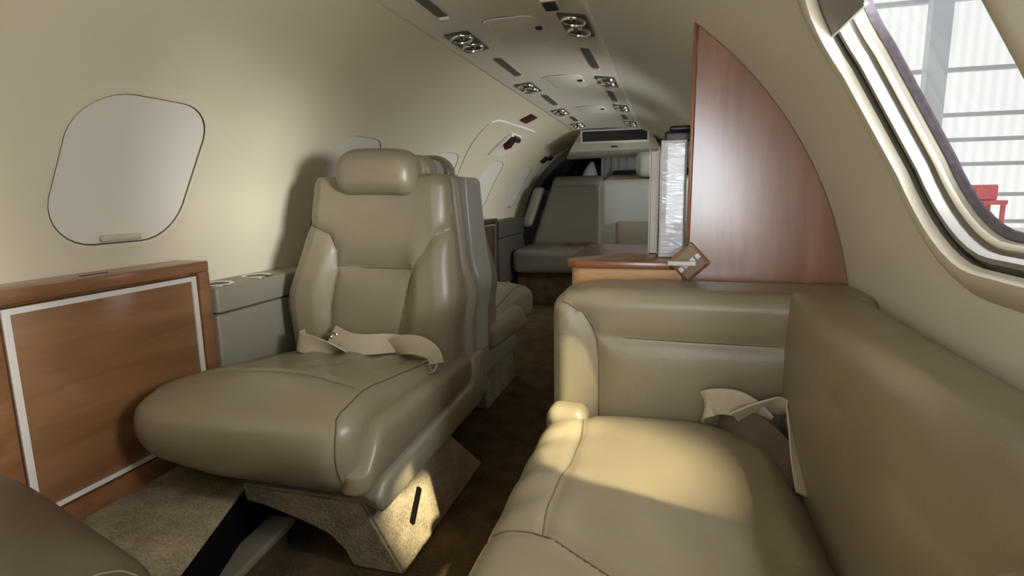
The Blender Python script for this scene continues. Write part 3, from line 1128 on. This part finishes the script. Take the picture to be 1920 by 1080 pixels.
side_cabinet('honey-brown wooden side cabinet with a pale-edged fold-out leaf, nearest at left', 0.615, 1.128, (M['wood_frame'], M['wood_side']))
side_cabinet('dark wooden side cabinet further back at left, behind the back-to-back seats', 3.12, 3.60, (M['wood_dark'], M['wood_dark']), white=False)


def ledge(label, y0, y1, mat, cups, x_face=-0.628, zt=0.582, group=None):
    t = thing('armrest_ledge', label, 'ledge', (x_face, (y0 + y1) / 2, 0.2), 0, group)
    bm = rbox(-0.745, x_face, y0, y1, 0.515, zt, 0.006, (2, 4, 2))
    link('top_rail', xform(bm, t), mat, t, angle=50)
    bm = rbox(-0.72, x_face - 0.004, y0, y1, 0.19, 0.511, 0.005, (2, 4, 2))
    link('side_panel', xform(bm, t), mat, t, angle=50)
    for (x, y) in cups:
        bm = bmesh.new()
        lathe(bm, [(0.030, -0.0005), (0.030, 0.002), (0.039, 0.004), (0.042, 0.002), (0.042, -0.0005)], (x, y, zt))
        c = link('cup_holder', xform(bm, t), M['chrome'], t)
        bm = bmesh.new()
        lathe(bm, [(0.0, 0.0012), (0.030, 0.0012)], (x, y, zt))
        link('cup_well', xform(bm, t), M['gapdark'], c)
    return t


ledge('grey-taupe side ledge with two chrome cup holders between the honey-brown cabinet and the nearest seat', 1.133, 1.54, M['ledge'], [(-0.675, 1.185), (-0.675, 1.335)])
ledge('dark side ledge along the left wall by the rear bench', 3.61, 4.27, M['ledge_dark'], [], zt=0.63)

# ================================================================== WOODEN DIVIDER, CREDENZA, BINDERS
pn = thing('divider_panel', 'tall reddish wooden divider panel with curved outer edge behind the sofa arm', 'panel', (0.62, 1.15, 0))
arc = [(0.502, 0.02), (0.502, 0.70), (0.502, 1.098)]
a1 = math.degrees(math.asin((1.098 - CZ) / R))
arc += [(CX + (R - 0.001) * math.cos(math.radians(a)), CZ + (R - 0.001) * math.sin(math.radians(a))) for a in [51.0 * (1 - k / 24) - 12 * k / 24 for k in range(25)]]
arc[2] = (0.502, arc[3][1])
arc += [(0.70, 0.02)]
bm = prism(arc[:2] + arc[3:], 1.125, 1.152, 'y')
link('board', xform(bm, pn), M['wood_panel'], pn, angle=30)
bm = bmesh.new()
box(bm, 0.496, 0.502, 1.122, 1.156, 0.715, 1.105, 0.002)
link('edge_band', xform(bm, pn), M['wood_edge'], pn, angle=30)

cr = thing('credenza', 'low wooden credenza with rounded glossy top behind the sofa arm', 'credenza', (0.38, 1.33, 0))
top = [(0.500, 1.118)] + [(0.300 - 0.042 * math.sin(a), 1.160 - 0.042 * math.cos(a)) for a in [k * PI / 16 for k in range(9)]] + [(0.258, 1.50)] + [(0.500, 1.50)]
top = [(0.466, 1.118)] + top[1:-1] + [(0.494, 1.50), (0.494, 1.16)]
bm = prism(top, 0.652, 0.668, 'z', 0.003, 2)
link('top', xform(bm, cr), M['wood_top'], cr, angle=35)
body = [(0.490, 1.122)] + [(0.308 - 0.040 * math.sin(a), 1.166 - 0.040 * math.cos(a)) for a in [k * PI / 16 for k in range(9)]] + [(0.268, 1.49), (0.490, 1.49)]
bm = prism(body, 0.0, 0.652, 'z')
link('body', xform(bm, cr), M['wood_burl'], cr, angle=35)

# tan switch plate set diagonally beside the panel edge
sp = thing('switch_plate', 'small tan diamond-shaped switch plate with white buttons at the foot of the divider panel', 'switch plate', (0.502, 1.118, 0.668))
rot = Matrix.Rotation(math.radians(-43), 4, 'Y')
bm = rbox(-0.025, 0.025, -0.006, 0.002, -0.024, 0.024, 0.003, (1, 1, 1))
bm.transform(rot)
link('plate', bm, M['tan'], sp, angle=40)
bm = rbox(-0.029, 0.029, -0.002, 0.006, -0.028, 0.028, 0.004, (1, 1, 1))
bm.transform(rot)
link('bezel', bm, M['wood_edge'], sp, angle=40)
for k in (-0.0195, -0.009, 0.008, 0.0195):
    bm = rbox(k - 0.0045, k + 0.0045, -0.011, -0.005, -0.005, 0.005, 0.0015, (1, 1, 1))
    bm.transform(rot)
    link('button', bm, M['white'], sp)
bm = rbox(-0.040, 0.012, -0.022, -0.013, -0.005, 0.004, 0.002, (2, 1, 1))
link('pull_bar', bm, M['white'], sp)
bm = rbox(-0.016, -0.004, -0.010, 0.0, -0.003, 0.003, 0.001, (1, 1, 1))
link('bar_stem', bm, M['dark'], sp)

bd = thing('binder', 'thick white ring binder with crinkled clear spine sleeve standing against the divider panel', 'binder', (0.468, 1.30, 0.668), 0, 'white binders on the credenza')
bm = rbox(0.443, 0.494, 1.19, 1.20, 0.6685, 0.905, 0.004, (1, 1, 1))
link('spine', xform(bm, bd), M['binder'], bd)
bm = rbox(0.446, 0.491, 1.187, 1.1905, 0.677, 0.900, 0.0015, (4, 1, 12))
link('spine_sleeve', xform(bm, bd), M['sleeve'], bd)
for x in (0.443, 0.491):
    bm = rbox(x, x + 0.003, 1.195, 1.44, 0.6685, 0.905, 0.0012, (1, 1, 1))
    link('cover', xform(bm, bd), M['binder'], bd)
bm = bmesh.new()
box(bm, 0.448, 0.489, 1.205, 1.43, 0.673, 0.895)
link('pages', xform(bm, bd), M['paper'], bd, smooth=False)
bd2 = thing('binder', 'thin off-white folder of papers standing left of the thick white binder', 'binder', (0.43, 1.35, 0.668), 0, 'white binders on the credenza')
bm = bmesh.new()
box(bm, 0.420, 0.4215, 1.262, 1.48, 0.6685, 0.892)
box(bm, 0.4375, 0.439, 1.262, 1.48, 0.6685, 0.896)
link('cover', xform(bm, bd2), M['binder'], bd2, smooth=False)
bm = bmesh.new()
box(bm, 0.4225, 0.4370, 1.266, 1.475, 0.670, 0.888)
link('pages', xform(bm, bd2), M['paper'], bd2, smooth=False)
cs = thing('case', 'small black case lying on top of the thick white binder', 'case', (0.47, 1.32, 0.905))
bm = rbox(0.448, 0.520, 1.25, 1.40, 0.9055, 0.928, 0.006, (2, 2, 2))
link('body', xform(bm, cs), M['dark'], cs)
bm = rbox(0.458, 0.515, 1.26, 1.39, 0.928, 0.940, 0.005, (2, 2, 2))
link('lid', xform(bm, cs), M['dark'], cs)

# ================================================================== CEILING FITTINGS
SPOT = {'L': -0.119, 'R': 0.215}


def tilt(x):
    e = 0.02
    return math.atan2(ceil_z(x + e) - ceil_z(x - e), 2 * e)


def lamp_unit(x, y, label):
    t = thing('reading_light', label, 'reading light', (x, y, ceil_z(x)), 0, 'twin reading lights in the ceiling panel')
    rt = Matrix.Rotation(-tilt(x), 4, 'Y')
    bm = prism(rrect(0.036, 0.098, 0.006, 3), -0.004, 0.001, 'z')
    bm.transform(rt)
    link('plate', bm, M['lampplate'], t, angle=35)
    for dy in (-0.049, 0.049):
        bm = bmesh.new()
        lathe(bm, [(0.0265, -0.006), (0.0275, -0.010), (0.030, -0.011), (0.0325, -0.009), (0.0335, -0.004)], (0, dy, 0))
        bm.transform(rt)
        lm = link('lamp_ring', bm, M['chrome'], t)
        bm = bmesh.new()
        lathe(bm, [(0.0, -0.0085), (0.007, -0.0085), (0.009, -0.0055), (0.020, -0.005), (0.0268, -0.0065)], (0, dy, 0))
        bm.transform(rt)
        link('lens', bm, M['lens'], lm)
    bm = rbox(-0.010, 0.010, -0.014, 0.014, -0.012, -0.003, 0.003, (1, 1, 1))
    bm.transform(rt)
    link('switch', bm, M['chrome'], t)
    return t


ords = ['nearest', 'second nearest', 'third nearest', 'farthest']
for k, (yl, yr) in enumerate(((1.628, 1.545), (2.375, 2.324), (3.112, 3.044), (3.735, 3.722))):
    lamp_unit(-0.119, yl, 'twin round reading lights, %s of four in the left row on the ceiling' % ords[k])
    lamp_unit(0.215, yr, 'twin round reading lights, %s of four in the right row on the ceiling' % ords[k])


def vent(x, y, label, L=0.142):
    t = thing('ceiling_vent', label, 'vent', (x, y, ceil_z(x)), 0, 'long slot vents in the ceiling panel')
    rt = Matrix.Rotation(-tilt(x), 4, 'Y')
    bm = prism(rrect(0.0165, L + 0.004, 0.014, 5), -0.003, 0.001, 'z')
    bm.transform(rt)
    link('rim', bm, M['offwhite'], t, angle=35)
    bm = prism(rrect(0.013, L, 0.012, 5), -0.0042, -0.002, 'z')
    bm.transform(rt)
    link('mesh_panel', bm, M['vent'], t, angle=35)
    bm = rbox(-0.013, 0.013, L - 0.004, L + 0.006, -0.010, 0.0, 0.004, (2, 1, 1))
    bm.transform(rt)
    link('end_lip', bm, M['bead'], t)
    return t


for k, y in enumerate((1.25, 1.985, 2.71, 3.42)):
    vent(-0.096, y, 'grey slot vent, %s of four along the left side of the ceiling panel' % ords[k], 0.142 if k < 3 else 0.11)
for k, y in enumerate((1.925, 2.67, 3.40)):
    vent(0.202, y, 'grey slot vent, %s of three along the right side of the ceiling panel' % ['nearest', 'middle', 'farthest'][k], 0.142 if k < 2 else 0.11)

for k, y in enumerate((1.59, 2.328, 3.12)):
    t = thing('oxygen_mask_door', '%s rounded square flap door in the middle of the ceiling panel' % ['nearest and largest-looking', 'middle', 'farthest'][k], 'flap door', (0.052, y, ceil_z(0.052)), 0, 'flap doors in the ceiling panel')
    bm = prism(rrect(0.074, 0.128, 0.038, 7), -0.0035, 0.0005, 'z', 0.0015, 2)
    link('flap', bm, M['ceil'], t, angle=35)
    bm = bmesh.new()
    tube(bm, [Vector((p[0], p[1], -0.0015)) for p in rrect(0.077, 0.131, 0.041, 8)], 0.0024, 6, True)
    link('rim', bm, M['bead'], t)  # white colour stands in for the highlight along the flap edge
    bm = bmesh.new()
    tube(bm, [Vector((p[0], p[1], 0.0)) for p in rrect(0.080, 0.134, 0.044, 8)], 0.0016, 6, True)
    link('groove', bm, M['gap'], t)
    bm = bmesh.new()
    rbox(0.048, 0.070, -0.028, -0.004, -0.007, -0.002, 0.002, (1, 1, 1), None, bm)
    la = link('latch', bm, M['bead'], t)
    bm = bmesh.new()
    rbox(0.050, 0.068, -0.040, -0.022, -0.009, -0.003, 0.002, (1, 1, 1), None, bm)
    link('latch_button', bm, M['dark'], la)
t = thing('ceiling_switch', 'small white-rimmed dark switch at the top edge of the photo on the ceiling panel', 'switch', (0.180, 1.375, ceil_z(0.18)))
bm = prism(rrect(0.020, 0.032, 0.004, 3), -0.006, 0.001, 'z')
link('rim', bm, M['bead'], t, angle=35)
bm = prism(rrect(0.015, 0.026, 0.003, 3), -0.010, -0.005, 'z')
link('rocker', bm, M['dark'], t, angle=35)

# air outlet console across the aft end of the ceiling
ac = thing('air_outlet', 'cream air outlet box with dark slot grille across the far end of the ceiling', 'air outlet', (0.09, 4.08, 1.10))
bm = bmesh.new()
F = [(-0.225, 4.0, 1.096), (0.40, 4.0, 1.104), (0.32, 4.02, 1.24), (-0.142, 4.02, 1.24)]
Bk = [(-0.34, 4.5, 1.075), (0.46, 4.5, 1.085), (0.34, 4.5, 1.235), (-0.22, 4.5, 1.235)]
v = [bm.verts.new(p) for p in F + Bk]
for q in ((0, 1, 2, 3), (7, 6, 5, 4), (0, 4, 5, 1), (1, 5, 6, 2), (3, 2, 6, 7), (0, 3, 7, 4)):
    bm.faces.new([v[i] for i in q])
bmesh.ops.recalc_face_normals(bm, faces=bm.faces)
bmesh.ops.bevel(bm, geom=bm.edges[:], offset=0.008, segments=2, affect='EDGES')
link('housing', xform(bm, ac), M['offwhite'], ac, angle=30)
bm = bmesh.new()
fr_ = [(-0.140, 1.150), (0.320, 1.158), (0.320, 1.240), (-0.140, 1.236)]
box(bm, -0.142, 0.322, 3.975, 4.03, 1.148, 1.160, 0.003)
box(bm, -0.142, 0.322, 3.975, 4.03, 1.229, 1.238, 0.003)
box(bm, -0.142, -0.130, 3.975, 4.03, 1.160, 1.229, 0.003)
box(bm, 0.310, 0.322, 3.975, 4.03, 1.160, 1.229, 0.003)
link('bezel', xform(bm, ac), M['bead'], ac, angle=30)
bm = bmesh.new()
box(bm, -0.130, 0.310, 3.99, 4.01, 1.160, 1.229)
for k in range(3):
    box(bm, -0.130, 0.310, 3.984, 3.991, 1.176 + k * 0.017, 1.179 + k * 0.017)
link('grille', xform(bm, ac), M['grille'], ac, smooth=False)
bm = bmesh.new()
box(bm, 0.07, 0.115, 3.985, 4.0, 1.116, 1.126, 0.002)
link('latch', xform(bm, ac), M['dark'], ac)


def wall_frame(th, y, r=R):
    """matrix with z into the cabin, y aft"""
    p = cylp(th, y, r)
    nn = (Vector((CX, 0, CZ)) - Vector((p.x, 0, p.z))).normalized()
    yy = Vector((0, 1, 0))
    xx = yy.cross(nn)
    m_ = Matrix((xx, yy, nn)).transposed().to_4x4()
    m_.translation = p
    return m_


# exit sign plate
t = thing('exit_sign', 'small dark red square sign plate on the left ceiling curve above the exit hatch', 'sign', cylp(113.0, 3.035))
mm = wall_frame(113.0, 3.035)
mm.translation = (0, 0, 0)
bm = prism(rrect(0.036, 0.075, 0.004, 3), -0.002, 0.004, 'z')
bm.transform(mm)
link('frame', bm, M['dark'], t, angle=35)
bm = prism(rrect(0.027, 0.062, 0.003, 3), 0.003, 0.006, 'z')
bm.transform(mm)
link('face', bm, M['red'], t, angle=35)
t = thing('coat_hook', 'small black bracket on the left wall above the rear window', 'bracket', cylp(131.5, 4.42))
mm = wall_frame(131.5, 4.42)
mm.translation = (0, 0, 0)
bm = rbox(-0.030, 0.030, -0.09, 0.02, -0.004, 0.016, 0.004, (1, 1, 1))
bm.transform(mm)
link('plate', bm, M['dark'], t)
bm = rbox(-0.050, -0.012, 0.02, 0.12, -0.004, 0.020, 0.004, (1, 1, 1))
bm.transform(mm)
link('hook', bm, M['dark'], t)

# ================================================================== AFT SEATING
bn = thing('bench_seat', 'shade-toned leather bench seat across the far end of the cabin at left', 'bench', (-0.12, 4.1, 0))
bm = rbox(-0.62, 0.42, 3.86, 4.42, 0.245, 0.415, 0.045, (8, 6, 3))
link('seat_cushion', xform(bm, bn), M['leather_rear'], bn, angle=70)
bm = rbox(-0.60, 0.42, 3.95, 4.55, 0.0, 0.25, 0.01, (1, 1, 1))
link('base', xform(bm, bn), M['aisle'], bn)


def f_bb(p):
    x, y, z = p
    y += (z - 0.4) * 0.25
    if y < 4.5:
        y += 0.010 * math.exp(-((z - 0.875) / 0.012) ** 2)
    x2 = x
    if x < -0.3:
        x2 += (z - 0.4) * 0.30 * sm(-0.3, -0.6, x)
    return (x2, y, z)


bm = rbox(-0.585, -0.03, 4.30, 4.42, 0.40, 0.945, 0.04, (10, 4, 40), f_bb)
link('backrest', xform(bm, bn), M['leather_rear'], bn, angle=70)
bm = rbox(-0.02, 0.42, 4.30, 4.42, 0.40, 0.945, 0.04, (10, 4, 40), f_bb)
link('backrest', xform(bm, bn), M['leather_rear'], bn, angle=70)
bm = rbox(-0.655, -0.575, 4.28, 4.40, 0.55, 0.86, 0.03, (3, 3, 8), lambda p: (p.x + (p.z - 0.6) * 0.3, p.y + (p.z - 0.4) * 0.25, p.z))
link('side_wing', xform(bm, bn), M['ledge'], bn, angle=70)
bm = bmesh.new()
ribbon(bm, [(-0.30, 4.29, 0.425), (-0.22, 4.25, 0.425), (-0.15, 4.27, 0.43), (-0.08, 4.24, 0.425)], [(0, 1, .2), (0, 1, .2), (0.2, 1, .2), (0, 1, .2)], 0.045)
link('seat_belt', xform(bm, bn), M['belt_dark'], bn)

# light seat seen from behind, right of the aisle
rs = thing('cabin_seat', 'pale grey-taupe seat seen from behind, right of the aisle beyond the credenza', 'seat', (0.41, 2.7, 0), 0, 'aft right cabin seats')
bm = rbox(0.172, 0.64, 2.40, 2.53, 0.30, 0.86, 0.035, (8, 4, 10))
link('back_shell', xform(bm, rs), M['shell_grey'], rs, angle=70)
bm = rbox(0.250, 0.60, 2.365, 2.41, 0.42, 0.686, 0.014, (4, 2, 4))
link('back_pocket', xform(bm, rs), M['shell'], rs, angle=70)
bm = rbox(0.180, 0.64, 2.52, 2.66, 0.34, 0.875, 0.04, (8, 4, 10))
link('backrest', xform(bm, rs), M['leather'], rs, angle=70)
bm = rbox(0.160, 0.62, 2.62, 3.16, 0.24, 0.41, 0.05, (6, 6, 4))
link('seat_cushion', xform(bm, rs), M['leather'], rs, angle=70)
bm = rbox(0.322, 0.53, 2.46, 2.58, 0.868, 0.978, 0.03, (6, 4, 5))
link('headrest', xform(bm, rs), M['shell_grey'], rs, angle=70)
bm = rbox(0.24, 0.58, 2.62, 3.0, 0.0, 0.245, 0.02, (1, 1, 1))
link('pedestal', xform(bm, rs), M['carpet'], rs)

# pale hanging cloth and a draped white bag in the baggage area
bm = bmesh.new()
g = []
for i in range(41):
    x = -0.09 + 0.34 * i / 40
    col_ = []
    for j in range(9):
        z = 0.86 + 0.30 * j / 8
        col_.append(bm.verts.new((x + 0.02 * (1 - j / 8) * math.sin(i), 4.80 + 0.018 * math.sin(i * 0.9) * (1.2 - j / 10), z)))
    g.append(col_)
for i in range(40):
    for j in range(8):
        bm.faces.new((g[i][j], g[i + 1][j], g[i + 1][j + 1], g[i][j + 1]))
tag(link('hanging_cloth', bm, M['cloth'], None, angle=80), 'pale grey cloth hanging in folds behind the far seats', 'cloth')
bm = bmesh.new()
lathe(bm, [(0.0, 0.17), (0.018, 0.165), (0.05, 0.10), (0.075, 0.03), (0.08, 0.0), (0.0, 0.0)], (-0.175, 4.78, 0.90), seg=18)
for v in bm.verts:
    v.co.x += 0.01 * math.sin(v.co.z * 60)
tag(link('cloth_bag', bm, M['cloth'], None, angle=80), 'small pale cone-shaped bundle behind the left bench back', 'bag')
bm = rbox(0.02, 0.26, 4.62, 4.74, 0.84, 0.985, 0.02, (3, 2, 2))
tag(link('luggage', bm, M['aft_dark'], None), 'dark bag in front of the hanging cloth behind the far seats', 'bag')
bm = bmesh.new()
box(bm, -0.62, 0.60, 4.62, 5.85, 0.80, 0.84)
tag(link('baggage_shelf', bm, M['aft'], None, smooth=False), 'grey baggage shelf behind the rear bench', 'shelf')

# ================================================================== OUTSIDE: HANGAR
m, nt, e = emit('self_lit_hangar_panels', (0.93, 0.95, 0.96, 1), 1.0)  # wall glows by itself, the daylight on it put into emission
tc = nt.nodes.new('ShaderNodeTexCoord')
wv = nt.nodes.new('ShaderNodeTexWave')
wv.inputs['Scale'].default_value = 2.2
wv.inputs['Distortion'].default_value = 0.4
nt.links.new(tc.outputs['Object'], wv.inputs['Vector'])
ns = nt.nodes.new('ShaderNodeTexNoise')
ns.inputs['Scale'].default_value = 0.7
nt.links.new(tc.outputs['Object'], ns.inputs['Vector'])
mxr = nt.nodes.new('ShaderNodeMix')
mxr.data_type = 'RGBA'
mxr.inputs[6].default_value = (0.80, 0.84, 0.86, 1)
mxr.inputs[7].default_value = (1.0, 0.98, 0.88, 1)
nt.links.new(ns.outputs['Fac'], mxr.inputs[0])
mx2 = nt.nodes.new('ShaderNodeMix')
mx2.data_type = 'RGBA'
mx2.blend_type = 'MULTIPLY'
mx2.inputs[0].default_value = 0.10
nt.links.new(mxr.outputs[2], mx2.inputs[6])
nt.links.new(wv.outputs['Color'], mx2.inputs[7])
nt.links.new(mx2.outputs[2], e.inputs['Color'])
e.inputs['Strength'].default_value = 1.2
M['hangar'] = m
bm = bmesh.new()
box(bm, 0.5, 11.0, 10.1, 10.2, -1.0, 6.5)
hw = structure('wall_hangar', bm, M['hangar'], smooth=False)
bm = bmesh.new()
box(bm, -4, 11.0, -6, 10.1, -1.1, -1.0)
structure('floor_hangar', bm, simple('concrete', srgb(190, 188, 180), 0.8), smooth=False)
M['girt'] = simple('grey_steel_girt', srgb(206, 210, 212), 0.6)
M['col'] = simple('grey_steel_column', srgb(220, 224, 228), 0.6)
t = thing('steel_frame', 'grey steel column and horizontal girts on the hangar wall outside the window', 'steel frame', (4.2, 10, -1))
for z in (3.5, 2.517, 1.876, 1.515, 1.158, 0.709, 0.31, -0.3):
    bm = bmesh.new()
    box(bm, 1.0, 10.5, 9.98, 10.08, z - 0.028, z + 0.028)
    link('girt', xform(bm, t), M['girt'], t, smooth=False)
bm = bmesh.new()
box(bm, 4.02, 4.28, 9.8, 9.98, -1.0, 6.0)
link('column', xform(bm, t), M['col'], t, smooth=False)
t = thing('tool_stand', 'red stand seen through the window in the hangar', 'stand', (3.17, 6.0, -1))
bm = rbox(3.075, 3.24, 5.9, 6.15, 0.695, 0.83, 0.015, (1, 1, 1))
link('bin', xform(bm, t), M['redpaint'], t)
bm = bmesh.new()
box(bm, 3.10, 3.31, 5.88, 6.17, 0.655, 0.693, 0.005)
link('tray', xform(bm, t), M['redpaint'], t)
for (x, y) in ((3.12, 5.9), (3.285, 5.9), (3.12, 6.14), (3.285, 6.14)):
    bm = bmesh.new()
    box(bm, x - 0.014, x + 0.014, y - 0.014, y + 0.014, -1.0, 0.655)
    link('leg', xform(bm, t), M['redpaint'], t, smooth=False)
bm = bmesh.new()
box(bm, 3.12, 3.285, 5.89, 5.91, 0.485, 0.505)
link('crossbar', xform(bm, t), M['redpaint'], t, smooth=False)
t = thing('storage_crate', 'white storage box in front of the red stand outside the window', 'crate', (3.2, 5.5, -1))
bm = rbox(2.6, 3.9, 5.3, 5.75, -1.0, 0.43, 0.03, (1, 1, 1))
link('body', xform(bm, t), M['white'], t)
bm = rbox(2.58, 3.92, 5.28, 5.77, 0.43, 0.462, 0.01, (1, 1, 1))
link('lid', xform(bm, t), M['white'], t)

# ================================================================== LIGHT AND CAMERA
W = bpy.data.worlds.new('hangar_daylight')
scene.world = W
W.use_nodes = True
bg = W.node_tree.nodes['Background']
bg.inputs['Color'].default_value = (0.97, 0.98, 0.98, 1)
bg.inputs['Strength'].default_value = 0.65

def spot(target, d, dist, radius, energy, blend, soft):
    """added spot far outside the window, cone shaped to lay a sun patch"""
    d = Vector(d).normalized()
    sl = bpy.data.lights.new('sun_patch_spot', 'SPOT')
    sl.energy = energy
    sl.spot_size = 2 * math.atan(radius / dist)
    sl.spot_blend = blend
    sl.shadow_soft_size = soft
    sl.color = (1.0, 0.86, 0.56)
    so = bpy.data.objects.new('sun_patch_spot', sl)
    COL.objects.link(so)
    so.location = Vector(target) - d * dist
    so.rotation_euler = d.to_track_quat('-Z', 'Y').to_euler()


spot((0.385, 0.765, 0.42), (-0.28, 0.19, -0.48), 4.5, 0.14, 2200, 0.25, 0.05)
spot((-0.09, 1.10, 0.07), (-0.72, 0.44, -0.84), 4.5, 0.115, 3600, 0.5, 0.05)

for yw, en, th_l in [(RIGHT_WINDOW, 72, 23), (2.20, 16, 14), (3.05, 40, 19), (3.85, 20, 21)]:
    al = bpy.data.lights.new('hangar_light', 'AREA')
    al.shape = 'RECTANGLE'
    al.size, al.size_y = (0.8, 0.8) if yw == RIGHT_WINDOW else (0.5, 0.5)
    al.energy = en
    al.color = (0.95, 0.97, 1.0)
    ao = bpy.data.objects.new('hangar_light', al)
    COL.objects.link(ao)
    ao.location = cylp(th_l, yw, R + (0.42 if yw == RIGHT_WINDOW else 0.30))
    ao.rotation_euler = (Vector((-1.0, 0.0, -0.05))).to_track_quat('-Z', 'Y').to_euler()

# low slanting daylight through the front window
al = bpy.data.lights.new('hangar_light', 'AREA')
al.shape = 'RECTANGLE'
al.size, al.size_y = 0.55, 0.55
al.energy = 180
al.color = (0.97, 0.98, 1.0)
ao = bpy.data.objects.new('hangar_light', al)
COL.objects.link(ao)
ao.location = (2.3, -0.32, 1.00)
ao.rotation_euler = (Vector((0.68, 0.60, 0.86)) - Vector(ao.location)).to_track_quat('-Z', 'Y').to_euler()

# added lamps in place of floor bounce, to brighten the ceiling
for yw in (RIGHT_WINDOW, 2.20):
    al = bpy.data.lights.new('ceiling_fill', 'AREA')
    al.shape = 'RECTANGLE'
    al.size, al.size_y = 0.5, 0.6
    al.energy = 34
    al.color = (1.0, 0.98, 0.93)
    ao = bpy.data.objects.new('ceiling_fill', al)
    COL.objects.link(ao)
    ao.location = (1.15, yw, 0.40)
    ao.rotation_euler = Vector((-0.75, 0.0, 0.75)).to_track_quat('-Z', 'Y').to_euler()

# lamp added by the unseen entry door, aimed to reflect in the divider panel
al = bpy.data.lights.new('added_doorway_lamp', 'AREA')
al.shape = 'RECTANGLE'
al.size, al.size_y = 0.34, 0.64
al.spread = math.radians(50)
al.energy = 0.75
al.color = (0.86, 0.93, 1.0)
ao = bpy.data.objects.new('added_doorway_lamp', al)
COL.objects.link(ao)
ao.location = (0.59, -0.62, 0.97)
ao.rotation_euler = Vector((-0.05, 1.0, 0.0)).to_track_quat('-Z', 'Y').to_euler()

al = bpy.data.lights.new('added_doorway_lamp', 'AREA')  # added lamp aimed upward to lift the ceiling
al.shape = 'RECTANGLE'
al.size, al.size_y = 0.5, 0.5
al.energy = 2.5
al.color = (1.0, 0.96, 0.86)
ao = bpy.data.objects.new('added_doorway_lamp', al)
COL.objects.link(ao)
ao.location = (0.80, -0.40, 0.70)
ao.rotation_euler = Vector((-0.35, 0.35, 0.9)).to_track_quat('-Z', 'Y').to_euler()

cam = bpy.data.cameras.new('camera')
co = bpy.data.objects.new('camera', cam)
COL.objects.link(co)
cam.sensor_width = 36
cam.lens = 1045.5 / 1920 * 36
cam.clip_start = 0.01
yaw, pitch, roll = 0.2726, 0.1644, -0.0155
Fv = Vector((-math.sin(yaw) * math.cos(pitch), math.cos(yaw) * math.cos(pitch), -math.sin(pitch)))
R0 = Vector((math.cos(yaw), math.sin(yaw), 0))
U0 = R0.cross(Fv)
Rv = R0 * math.cos(roll) + U0 * math.sin(roll)
Uv = -R0 * math.sin(roll) + U0 * math.cos(roll)
mt = Matrix((Rv, Uv, -Fv)).transposed().to_4x4()
mt.translation = (0.46, 0.0, 0.80)
co.matrix_world = mt
scene.camera = co

scene.view_settings.view_transform = 'Standard'
scene.view_settings.look = 'None'
scene.view_settings.exposure = 0.0
scene.cycles.use_denoising = True
scene.cycles.max_bounces = 10
scene.cycles.diffuse_bounces = 6
scene.cycles.sample_clamp_indirect = 6
